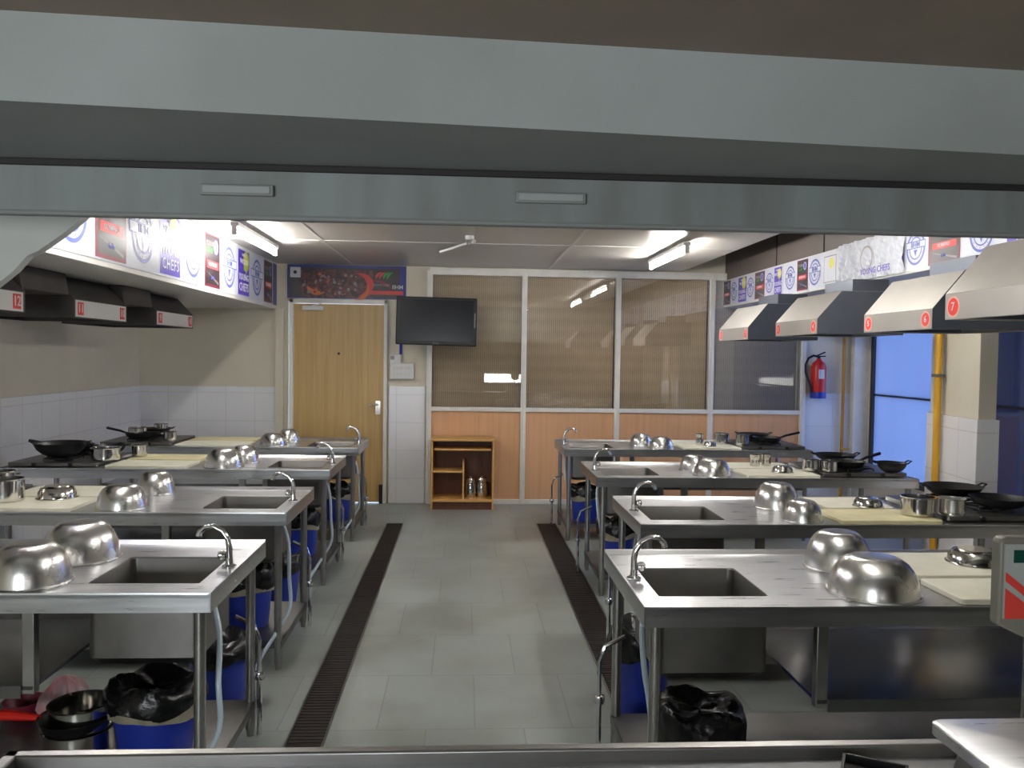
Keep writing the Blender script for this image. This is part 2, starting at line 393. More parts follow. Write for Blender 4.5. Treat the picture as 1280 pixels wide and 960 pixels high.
hd.build('door_handle', 'steel_pot', dr)
cl = MB(); cl.box(-h + .10, -h + .32, -.075, -.022, DZ - .075, DZ - .03); cl.tube([(-h + .2, -.06, DZ - .03), (-h + .38, -.1, DZ + .018), (-h + .18, -.055, DZ + .03)], .008, 6)
cl.build('door_closer', ['white_plastic'], dr, bevel=.004)
MB().lathe([(0, -.006), (.012, -.006), (.014, 0), (0, 0)], n=14, T=Matrix.Translation((0.0, -.021, 1.60)) @ Matrix.Rotation(PI / 2, 4, 'X')).build('peephole', 'black_rough', dr)
st = MB().tube([(h - .02, -.05, .0), (h - .02, -.05, .16)], .02, 8); st.box(h - .04, h, -.06, -.02, .16, .2)
st.build('door_stop', 'black_rough', dr)

# ------------------------------------------------------------------ printed banners
BM = ['b_white', 'b_blue', 'b_purple', 'b_black', 'b_maroon', 'b_red', 'b_yellow', 'b_green', 'b_orange', 'b_navy', 'b_grey', 'b_skin']
MI = {k: i for i, k in enumerate(BM)}
def rect(mb, T, x0, x1, y0, y1, mi, z=.0008):
    mb.add([(x0, y0, z), (x1, y0, z), (x1, y1, z), (x0, y1, z)], [(0, 1, 2, 3)], mi, T)
def ring(mb, T, cx, cy, r0, r1, mi, z=.0012, n=40, sx=1.0):
    V = []; F = []
    for i in range(n):
        a = 2 * PI * i / n; V += [(cx + r0 * math.cos(a) * sx, cy + r0 * math.sin(a), z), (cx + r1 * math.cos(a) * sx, cy + r1 * math.sin(a), z)]
    for i in range(n):
        j = (i + 1) % n; F.append((2 * i, 2 * i + 1, 2 * j + 1, 2 * j))
    mb.add(V, F, mi, T)
def disc(mb, T, cx, cy, r, mi, z=.0012, n=24, sx=1.0):
    mb.add([(cx + r * math.cos(2 * PI * i / n) * sx, cy + r * math.sin(2 * PI * i / n), z) for i in range(n)], [tuple(range(n))], mi, T)
def panel(mb, T, kind, x0, x1, y0, y1):
    w, hh = x1 - x0, y1 - y0; cx, cy = (x0 + x1) / 2, (y0 + y1) / 2
    if kind == 'logo':
        r = min(w * .44, hh * .40); sy = 1.0
        ring(mb, T, cx, cy, r * .86, r, MI['b_blue']); ring(mb, T, cx, cy, r * .60, r * .68, MI['b_blue'])
        for a in range(0, 360, 24):
            q = math.radians(a); disc(mb, T, cx + r * .77 * math.cos(q), cy + r * .77 * math.sin(q), r * .035, MI['b_blue'], .0013, 6)
        rect(mb, T, cx - w * .46, cx + w * .46, cy - r * .02, cy + r * .42, MI['b_blue'], .0016)
        rect(mb, T, cx - w * .44, cx + w * .44, cy + r * .03, cy + r * .37, MI['b_white'], .0018)
        mb.text('IIHM', T @ Matrix.Translation((cx, cy + r * .19, .0026)), r * .42, MI['b_blue'], sx=min(1.15, w * .8 / (r * 1.0)))
        mb.add([(cx - r * .2, cy - r * .1, .0014), (cx, cy - r * .5, .0014), (cx + r * .2, cy - r * .1, .0014)], [(0, 1, 2)], MI['b_blue'], T)
    elif kind == 'dark':
        rect(mb, T, x0 + .004, x1 - .004, y0 + hh * .02, y1 - hh * .02, MI['b_maroon']); rect(mb, T, x0 + w * .08, x1 - w * .05, y0 + hh * .07, y1 - hh * .05, MI['b_black'], .0014)
        rect(mb, T, x0 + w * .15, x1 - w * .12, y0 + hh * .36, y0 + hh * .50, MI['b_red'], .002)
        disc(mb, T, cx + w * .22, cy + hh * .27, w * .15, MI['b_blue'], .002); ring(mb, T, cx + w * .22, cy + hh * .27, w * .11, w * .13, MI['b_white'], .0024, 20)
        mb.text('YOUNG', T @ Matrix.Translation((cx - w * .16, cy + hh * .30, .0028)), hh * .13, MI['b_grey'], sx=min(1, w * .45 / (hh * .13 * 3.2)))
        mb.text('CHEF', T @ Matrix.Translation((cx - w * .16, cy + hh * .18, .0028)), hh * .13, MI['b_green'], sx=min(1, w * .45 / (hh * .13 * 2.6)))
        mb.text('OLYMPIAD', T @ Matrix.Translation((cx, y0 + hh * .43, .0032)), hh * .10, MI['b_white'], sx=min(1, w * .65 / (hh * .10 * 4.8)))
        mb.text('India', T @ Matrix.Translation((cx, y0 + hh * .20, .0028)), hh * .10, MI['b_blue'])
        mb.add([(x0 + w * .1, y0 + hh * .3, .0016), (x1 - w * .1, y0 + hh * .08, .0016), (x1 - w * .1, y0 + hh * .13, .0016)], [(0, 1, 2)], MI['b_grey'], T)
    elif kind == 'chefs':
        rect(mb, T, x0 + w * .04, x1 - w * .04, y0 + hh * .03, y1 - hh * .04, MI['b_purple'])
        disc(mb, T, cx + w * .18, cy + hh * .24, w * .24, MI['b_yellow'], .002, 9); rect(mb, T, cx + w * .15, cx + w * .2, cy - hh * .02, cy + hh * .12, MI['b_yellow'], .002)
        k = lambda t, s: min(1.1, w * .84 / (s * .62 * len(t)))
        for t, yy, s, c in (('UNITED', .36, .09, 'b_white'), ('WORLD', .22, .15, 'b_white'), ('OF', .08, .09, 'b_green'), ('YOUNG', -.10, .19, 'b_white'), ('CHEFS', -.31, .24, 'b_white')):
            mb.text(t, T @ Matrix.Translation((cx, cy + hh * yy, .0028)), hh * s, MI[c], sx=k(t, hh * s))
    elif kind == 'fade':
        rect(mb, T, x0 + w * .1, x1 - w * .1, y0 + hh * .1, y1 - hh * .12, MI['b_grey'], .0008)
        rect(mb, T, x0 + w * .13, x1 - w * .13, y0 + hh * .13, y1 - hh * .15, MI['b_white'], .0012); disc(mb, T, cx + w * .1, cy + hh * .15, w * .16, MI['b_yellow'], .0016, 9)

def Tleft(x): return Matrix(((0, 0, 1, x), (1, 0, 0, 0), (0, 1, 0, 0), (0, 0, 0, 1)))      # u->+Y v->Z n->+X
def Tright(x): return Matrix(((0, 0, -1, x), (-1, 0, 0, 0), (0, 1, 0, 0), (0, 0, 0, 1)))   # u->-Y
# left banner on the soffit
mb = MB(); T = Tleft(-1.994)
mb.box(-1.998, -1.995, 2.35, 8.93, 2.095, 2.535, 0)
edges = [(3.62, 4.087, 'chefs'), (4.087, 4.595, 'logo'), (4.595, 5.03, 'dark'), (5.03, 5.53, 'logo'), (5.53, 5.97, 'chefs'), (5.97, 6.48, 'logo'), (6.48, 6.90, 'dark'),
         (6.90, 7.41, 'logo'), (7.41, 7.83, 'chefs'), (7.83, 8.36, 'logo'), (8.36, 8.74, 'dark'), (3.15, 3.62, 'logo'), (2.7, 3.15, 'dark')]
for a, c, k in edges: panel(mb, T, k, a + .01, c - .01, 2.10, 2.53)
rect(mb, T, 8.76, 8.93, 2.10, 2.53, MI['b_navy'])
o = mb.build('banner', BM, smooth=False)
tag(o, 'long white printed banner with round blue emblems and CHEFS panels on the left soffit', 'banner', 'printed banners')
# right banners (two lengths)
for (y0, y1, seq, lab) in (
    (7.20, 8.90, [(8.64, 8.88, 'dark'), (8.42, 8.64, 'logo'), (8.14, 8.40, 'chefs'), (7.92, 8.14, 'logo'), (7.64, 7.91, 'dark'), (7.42, 7.63, 'logo'), (7.22, 7.41, 'chefs')],
     'short printed banner at the far end of the right duct, smooth and taut'),
    (2.40, 7.17, [(6.92, 7.15, 'logo'), (6.66, 6.89, 'dark'), (6.41, 6.65, 'logo'), (6.12, 6.39, 'fade'), (5.55, 5.9, 'logo'), (5.17, 5.5, 'chefs'), (4.92, 5.16, 'logo'), (4.57, 4.90, 'dark'), (4.2, 4.56, 'logo'), (3.8, 4.18, 'chefs'), (3.4, 3.78, 'logo')],
     'long printed banner on the near part of the right duct, crumpled in the middle')):
    mb = MB(); T = Tright(2.804)
    mb.box(2.806, 2.809, y0, y1, 2.17, 2.445, 0)
    for a, c, k in seq: panel(mb, T, k, -c, -a, 2.175, 2.44)
    if y0 < 3:   # crumpled sheet over part of the banner
        V = []; F = []; ny, nz = 46, 9
        for j in range(ny + 1):
            for i in range(nz + 1):
                y = 5.16 + (6.1 - 5.16) * j / ny; z = 2.17 + .285 * i / nz
                dx = .018 * (.5 + .5 * math.sin(y * 38 + 5 * math.sin(z * 14))) + .012 * math.sin(y * 71 + z * 30)
                V.append((2.800 - max(dx, 0), y, z))
        for j in range(ny):
            for i in range(nz):
                q = j * (nz + 1) + i; F.append((q, q + 1, q + nz + 2, q + nz + 1))
        mb.add(V, F, 0)
        T2 = Tright(2.776); ring(mb, T2, -5.62, 2.31, .075, .09, MI['b_grey']);
        mb.text('YOUNG CHEFS', T2 @ Matrix.Translation((-5.5, 2.22, 0.001)), .06, MI['b_purple'])
    o = mb.build('banner', BM, smooth=False)
    tag(o, lab, 'banner', 'printed banners')
# banner above the door
mb = MB(); T = Matrix(((1, 0, 0, 0), (0, 0, -1, YB - .014), (0, 1, 0, 0), (0, 0, 0, 1)))
x0, x1, z0, z1 = -1.885, -.63, 2.185, 2.54
mb.box(x0, x1, YB - .012, YB - .003, z0, z1, MI['b_navy'])
rect(mb, T, x0 + .02, x1 - .07, z0 + .01, z1 - .03, MI['b_black'], .0008); rect(mb, T, x0 + .14, -.98, z0 + .01, z1 - .05, MI['b_skin'], .0012)
def swoosh(cx, cz, r, a0, a1, th, mi, z):
    V = []; n = 18
    for i in range(n + 1):
        a = a0 + (a1 - a0) * i / n; t = th * math.sin(PI * i / n) + .002
        V += [(cx + (r - t) * math.cos(a), cz + (r - t) * math.sin(a) * .8, z), (cx + (r + t) * math.cos(a), cz + (r + t) * math.sin(a) * .8, z)]
    mb.add(V, [(2 * i, 2 * i + 1, 2 * i + 3, 2 * i + 2) for i in range(n)], mi, T)
swoosh(-1.16, z0 + .15, .15, -1.4, 1.6, .035, MI['b_red'], .002); swoosh(-1.2, z0 + .12, .17, -1.7, .3, .02, MI['b_orange'], .0024)
swoosh(-1.55, z0 + .16, .13, 3.4, 5.2, .03, MI['b_orange'], .002); swoosh(-1.0, z0 + .0, .25, .6, 1.5, .02, MI['b_maroon'], .002)
for i in range(4): swoosh(-.86 + i * .04, z0 + .22, .09, 1.9, 3.2, .012, MI[['b_red', 'b_red', 'b_green', 'b_green'][i]], .0026)
rng = random.Random(3)
for i in range(70):
    disc(mb, T, rng.uniform(x0 + .16, -1.15), rng.uniform(z0 + .04, z1 - .09), rng.uniform(.008, .02), MI[rng.choice(['b_grey', 'b_skin', 'b_maroon', 'b_orange', 'b_grey'])], .0016 + i * 1e-5, 10)
mb.text('IIHM', T @ Matrix.Translation((-.72, z0 + .13, .003)), .06, MI['b_white'])
mb.text('YOUNG CHEF', T @ Matrix.Translation((-.9, z0 + .15, .003)), .03, MI['b_grey'])
rect(mb, T, -1.02, -.66, z0 + .05, z0 + .09, MI['b_red'], .002)
tag(mb.build('banner', BM, smooth=False), 'dark red and blue collage banner fixed on the wall above the wooden door', 'banner', 'printed banners')
b = MB().box(-.055, .055, -.035, 0, -.055, .055).build('wall_speaker', 'b_white', loc=(-1.795, YB - .016, 2.455), bevel=.006)
tag(b, 'small white square box with a dark round hole on the collage banner', 'speaker')
MB().lathe([(0, -.004), (.018, -.004), (.018, 0), (0, 0)], n=16, T=Matrix.Translation((0, -.036, 0)) @ Matrix.Rotation(PI / 2, 4, 'X')).build('speaker_hole', 'black_rough', b)

# ------------------------------------------------------------------ hoods
def number_disc(mb, T, x, y, r, txt, disc_mi, txt_mi, halo):
    disc(mb, T, x, y, r * 1.25, halo, .0008); disc(mb, T, x, y, r, disc_mi, .0014)
    mb.text(txt, T @ Matrix.Translation((x, y, .0026)), r * 1.35, txt_mi)
def hood(side, xl, y0, y1, zb, nums, label, depth=.58, zt=2.055, lean=.16, liph=.10, m_='hood_steel'):
    """side +1: right row, lip faces -X. Local origin: bottom of lip, mid Y."""
    yc = (y0 + y1) / 2; hw = (y1 - y0) / 2
    t = empty('exhaust_hood', (xl, yc, zb)); H = zt - zb; s = side
    pr = [(0, 0), (0, liph), (s * lean, H), (s * depth, H), (s * depth, 0)]
    b = MB()
    # outer shell with open bottom: strips
    V = [(x, y, z) for y in (-hw, hw) for x, z in pr]
    F = [(0, 1, 6, 5), (1, 2, 7, 6), (2, 3, 8, 7), (3, 4, 9, 8), (0, 4, 3, 2, 1), (5, 6, 7, 8, 9)]
    mats = [0, 0, 0, 0, 1, 1]
    for f_, mi in zip(F, mats): b.add([V[i] for i in f_], [tuple(range(len(f_)))], mi)
    b.build('canopy', [m_, 'hood_shade' if s < 0 else 'hood_side'], t, smooth=False, solid=.003)
    # folded bottom rim
    r = MB(); r.box(0, s * .03, -hw, hw, 0, .006); r.box(s * (depth - .03), s * depth, -hw, hw, 0, .006); r.box(0, s * depth, -hw, -hw + .03, 0, .006); r.box(0, s * depth, hw - .03, hw, 0, .006)
    r.build('rim', m_, t, smooth=False)
    # baffle filters
    g = MB()
    for k in range(9): g.box(s * (.06 + k * .055), s * (.09 + k * .055), -hw + .04, hw - .04, H * .55, H * .55 + .01)
    g.build('filter', 'steel_dull', t, smooth=False)
    # neck to the duct
    n = MB().box(s * (lean + .14), s * (depth - .03), -hw * .6, hw * .6, H, H + .094)
    n.build('duct_neck', 'hood_side', t, smooth=False)
    if s > 0:
        T = Tright(-.002); R = .034
        for k, tx in enumerate(nums):
            if not tx: continue
            mb = MB(); number_disc(mb, T, (-hw + .055 if k == 0 else hw - .055), liph * .48, R, tx, 1, 0, 2)
            mb.build('number_disc', ['b_white', 'red_sign', 'halo'], t, smooth=False)
    else:
        T = Tleft(.004); mb = MB()
        mb.box(.001, .003, -hw + .02, hw - .02, .006, liph - .006, 0)
        for k, tx in enumerate(nums):
            if not tx: continue
            x = -hw + .085 if k == 0 else hw - .085
            rect(mb, T, x - .04, x + .04, .018, liph - .018, 1, .0008); mb.text(tx, T @ Matrix.Translation((x, liph / 2, .002)), .075, 0)
        mb.build('number_plate', ['soffit_white', 'red_sign'], t, smooth=False)
    tag(t, label, 'hood', 'exhaust hoods')
    return t
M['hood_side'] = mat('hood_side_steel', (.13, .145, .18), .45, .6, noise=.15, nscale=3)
M['halo'] = mat('sticker_border', (.75, .45, .38), .5)
hood(1, 2.30, 6.62, 7.38, 1.762, ('1', '2'), 'farthest exhaust hood on the right, red discs 1 and 2')
hood(1, 2.30, 5.30, 6.02, 1.773, ('3', '4'), 'exhaust hood on the right with red discs 3 and 4')
hood(1, 2.30, 3.965, 4.66, 1.763, ('5', '6'), 'exhaust hood on the right with red discs 5 and 6')
hood(1, 1.88, 2.45, 3.15, 1.765, ('7', ''), 'nearest exhaust hood on the right, disc 7, brightly lit sloping top', depth=.75)
hood(-1, -2.37, 6.52, 7.39, 1.80, ('9', '8'), 'farthest shade-darkened exhaust hood on the left, pale plate numbered 9 and 8', lean=.13, liph=.115, zt=2.054, m_='hood_shade', depth=.7)
hood(-1, -2.37, 5.18, 5.97, 1.797, ('11', '10'), 'middle shade-darkened exhaust hood on the left, pale plate numbered 11 and 10', lean=.13, liph=.115, zt=2.054, m_='hood_shade', depth=.7)
hood(-1, -2.37, 3.80, 4.62, 1.795, ('', '12'), 'nearest shade-darkened exhaust hood on the left, plate ending in 12, cut by the frame', lean=.13, liph=.115, zt=2.054, m_='hood_shade', depth=.7)

for (ya, yb, lb) in ((4.632, 5.168, 'dark exhaust duct between the nearest and middle left hoods'), (5.982, 6.508, 'dark exhaust duct between the middle and farthest left hoods')):
    pl = MB(); pl.prism([(-2.39, 1.93), (-2.41, 2.06), (-3.05, 2.06), (-3.05, 1.93)], 'y', ya, yb); pl = pl.build('ceiling_exhaust_duct', 'hood_shade', bevel=.004, smooth=False)
    tag(pl, lb, 'duct')
# ------------------------------------------------------------------ tube lamps
def lamp(x, y0, y1, label, first=None):
    yc = (y0 + y1) / 2; hl = (y1 - y0) / 2
    t = empty('ceiling_tube_lamp', (x, yc, ZC))
    b = MB(); b.box(-.03, .03, -hl, hl, -.055, -.025); b.build('batten', 'white_plastic', t, bevel=.004)
    for yy in (-hl * .55, hl * .55): MB().tube([(0, yy, -.025), (0, yy, 0)], .012, 8).build('drop_rod', 'steel_leg', t)
    for yy in (-hl, hl): MB().box(-.016, .016, yy - .012, yy + .012, -.115, -.055).build('lamp_holder', 'white_plastic', t)
    MB().tube([(0, -hl + .012, -.095), (0, hl - .012, -.095)], .015, 12).build('tube', 'tube', t)
    tag(t, label, 'lamp', 'ceiling tube lamps')
lamp(-1.63, 5.98, 7.24, 'lit fluorescent tube lamp under the ceiling beside the left banner')
lamp(1.745, 6.48, 7.74, 'lit fluorescent tube lamp under the ceiling at the right, before the partition')
lamp(1.77, 4.15, 5.35, 'lit tube lamp nearer the hatch on the right, seen mirrored in the panes')
lamp(1.12, 1.95, 3.0, 'added unseen tube lamp nearest the hatch, above the aisle side of the nearest right table')  # extra lamp, added to brighten the nearest right hood's slope
lamp(-1.60, 3.30, 4.50, 'lit tube lamp nearer the hatch on the left, hidden above the lintel')
# bare arm fitting on ceiling
t = empty('ceiling_fitting', (.03, 6.6, ZC)); 
MB().tube([(0, 0, 0), (0, 0, -.03)], .035, 14).build('ceiling_rose', 'white_plastic', t)
MB().tube([(-.01, 0, -.03), (-.01, 0, -.07)], .014, 8).build('stem', 'steel_dull', t)
MB().tube([(.04, -.04, -.045), (-.24, .45, -.075)], .012, 8).build('arm', 'white_plastic', t)
tag(t, 'small unlit ceiling fitting with a slender slanting white arm', 'light fitting')

# ------------------------------------------------------------------ television + switches
t = empty('television', (-.288, 8.50, 1.942), -.04)
tilt = Matrix.Rotation(math.radians(1.0), 4, 'Y') @ Matrix.Diagonal((.945, 1, .935, 1))
b = MB(); b.box(-.435, .435, -.02, .03, -.262, .262, T=tilt); b.box(-.25, .25, .03, .07, -.16, .16, T=tilt); b.build('casing', 'black_plastic', t, bevel=.01)
b = MB(); b.box(-.395, .395, -.0225, -.019, -.215, .232, T=tilt); b.build('screen', 'screen', t, smooth=False)
b = MB(); Tt = tilt @ Matrix(((1, 0, 0, 0), (0, 0, -1, -.0215), (0, 1, 0, -.240), (0, 0, 0, 1)))
ring(b, Tt, -.022, 0, .009, .012, 0, .0008, 16); b.text('LG', Tt @ Matrix.Translation((.014, 0, .001)), .024, 0)
b.box(.408, .420, -.0215, -.02, -.06, .10, T=tilt)
b.build('badge', 'b_grey', t, smooth=False)
b = MB(); b.tube([(-.05, .07, -.02), (-.05, .22, -.02), (-.25, .40, -.02)], .018, 8); b.box(-.30, -.20, .385, .405, -.12, .10); b.build('wall_arm', 'black_plastic', t)
tag(t, 'black flat television on a wall arm between the door and the glass', 'television')
t = empty('socket_box', (-.735, YB - .01, 1.55))
MB().box(-.062, .062, -.045, 0, -.05, .05).build('box', 'white_plastic', t, bevel=.005)
MB().box(-.05, -.01, -.047, -.045, -.005, .035).build('switch', 'steel_dull', t)
MB().tube([(.055, -.02, .05), (.055, -.02, .20)], .014, 8).build('conduit', 'blue', t)
tag(t, 'small white socket box with a blue conduit under the television', 'socket')
t = empty('switch_board', (-.665, YB - .01, 1.42))
MB().box(-.125, .125, -.05, 0, -.085, .085).build('plate', 'white_plastic', t, bevel=.008)
for r in (0, 1):
    for k in range(5):
        MB().box(-.095 + k * .04, -.068 + k * .04, -.054, -.049, .015 - r * .06, .05 - r * .06).build('switch', 'soffit_white', t, bevel=.002)
tag(t, 'wide white switch board with rows of switches on the wall below the socket', 'switch board')

# ------------------------------------------------------------------ wooden cabinet and jugs
cx = -.005; cy0, cy1 = 8.52, 8.86; t = empty('shelf_cabinet', (cx, cy0, 0)); W = .325; Dp = cy1 - cy0; Hc = .74
for sx in (-1, 1): MB().box(sx * W - sx * .018, sx * W, .0, Dp, 0, Hc - .02).build('side_panel', 'cab_wood', t, bevel=.002)
MB().box(-W - .004, W + .004, -.012, Dp, Hc - .025, Hc).build('top', 'cab_wood', t, bevel=.003)
MB().box(-W + .03, W - .03, .02, Dp - .05, Hc - .125, Hc - .105).build('keyboard_tray', 'cab_wood', t, bevel=.002)
MB().box(-W + .018, W - .018, .0, Dp, .085, .115).build('bottom_shelf', 'cab_wood', t, bevel=.002)
MB().box(-W + .018, .0, .015, Dp - .02, .385, .405).build('middle_shelf', 'cab_wood', t, bevel=.002)
MB().box(.0, .018, .015, Dp - .02, .115, .50).build('divider', 'cab_wood', t, bevel=.002)
MB().box(-W + .018, W - .018, Dp - .012, Dp - .004, .04, Hc - .03).build('back_panel', 'cab_dark', t)
MB().box(-W + .018, W - .018, .04, .052, .0, .085).build('plinth', 'cab_dark', t)
tag(t, 'open wooden shelf cabinet standing against the tan partition panels', 'cabinet')
def jug(x, y, lab, rz=0):
    t = empty('steel_jug', (x, y, .1155), rz); 
    MB().lathe([(0, 0), (.052, 0), (.058, .01), (.062, .06), (.055, .13), (.045, .165), (.048, .175), (.046, .18), (0, .185)], n=28).build('body', 'steel_pot', t)
    MB().tube([(.05, 0, .15), (.085, 0, .14), (.09, 0, .08), (.06, 0, .04)], .007, 8).build('handle', 'black_plastic', t)
    MB().lathe([(.044, .18), (.035, .198), (.01, .205), (.012, .22), (0, .224)], n=20).build('lid', 'steel_pot', t)
    tag(t, lab, 'jug', 'steel jugs in the wooden cabinet')
jug(cx + .085, 8.65, 'left steel jug standing in the right bay of the wooden cabinet', -1.9)
jug(cx + .203, 8.69, 'right steel jug in the wooden cabinet, partly behind the other jug')

# ------------------------------------------------------------------ fire extinguisher, gas pipes
t = empty('fire_extinguisher', (3.87, YB - .10, 1.22))
MB().lathe([(0, 0), (.075, 0), (.08, .015), (.08, .30), (.066, .35), (.03, .38), (.022, .40), (0, .40)], n=28).build('cylinder', 'red', t)
MB().lathe([(.081, -.035), (.083, -.03), (.083, .03), (.081, .035)], n=28).build('foot_band', 'blue', t)
v = MB(); v.tube([(0, 0, .39), (0, 0, .43)], .018, 10); v.tube([(-.02, 0, .43), (.07, 0, .47)], .008, 6); v.tube([(-.02, 0, .42), (.075, 0, .425)], .007, 6); v.build('valve', 'black_iron', t)
v = MB(); v.tube([(-.01, -.01, .42), (-.07, -.02, .43), (-.125, -.02, .40), (-.155, -.02, .33), (-.15, -.02, .25), (-.125, -.02, .17), (-.10, -.03, .11), (-.085, -.03, .03)], .013, 8); v.build('hose', 'black_plastic', t)
MB().box(-.03, .03, -.084, -.0795, .18, .28).build('sticker', 'b_white', t)
MB().box(-.02, .02, .075, .10, .25, .33).build('bracket', 'black_iron', t)
tag(t, 'red fire extinguisher with a looping black hose hung on the far right wall', 'fire extinguisher')
t = empty('gas_pipe', (4.17, YB - .06, 0))
MB().tube([(0, 0, .0), (0, 0, 2.35)], .018, 10).build('pipe', mat('ochre_pipe', (.45, .22, .02), .5), t)
v = MB(); v.tube([(0, 0, .63), (.0, -.06, .63)], .014, 8); v.box(-.005, .055, -.075, -.06, .62, .64); v.build('valve', 'yellow', t)
tag(t, 'thin ochre gas pipe running up the far wall beside the extinguisher', 'gas pipe')
t = empty('gas_pipe', (3.145, 5.33, 0))
MB().tube([(0, 0, 0), (0, 0, 2.3)], .022, 12).build('pipe', 'yellow', t)
for z in (.6, 1.5, 2.1): MB().box(-.03, .033, -.03, .03, z, z + .02).build('clamp', 'steel_dull', t)
tag(t, 'bright yellow gas pipe clamped to the tiled pier between the windows', 'gas pipe')

# ------------------------------------------------------------------ floor drains
for (xa, xb, ya, yb, lab) in ((-.716, -.555, 2.2, 7.83, 'dark slotted floor drain along the left row of tables'), (.703, .895, 2.2, 7.83, 'dark slotted floor drain along the right row of tables')):
    xs = -.035 if xa < 0 else .035
    cxx = (xa + xb) / 2; hw = (xb - xa) / 2
    t = empty('floor_drain', (cxx, (ya + yb) / 2, 0)); hl = (yb - ya) / 2
    f = MB(); f.box(-hw, -hw + .008, -hl, hl, 0, .006); f.box(hw - .008, hw, -hl, hl, 0, .006); f.box(-hw, hw, -hl, -hl + .008, 0, .006); f.box(-hw, hw, hl - .008, hl, 0, .006)
    f.build('frame', 'steel_dull', t, smooth=False)
    g = MB(); g.box(-hw + .008, hw - .008, -hl + .008, hl - .008, 0.0, .002)
    n = int(2 * hl / .03)
    for k in range(n): y = -hl + .012 + k * .03; g.box(-hw + .01, hw - .01, y, y + .016, .002, .005)
    g.build('grating', 'grate_dark', t, smooth=False)
    tag(t, lab, 'drain')

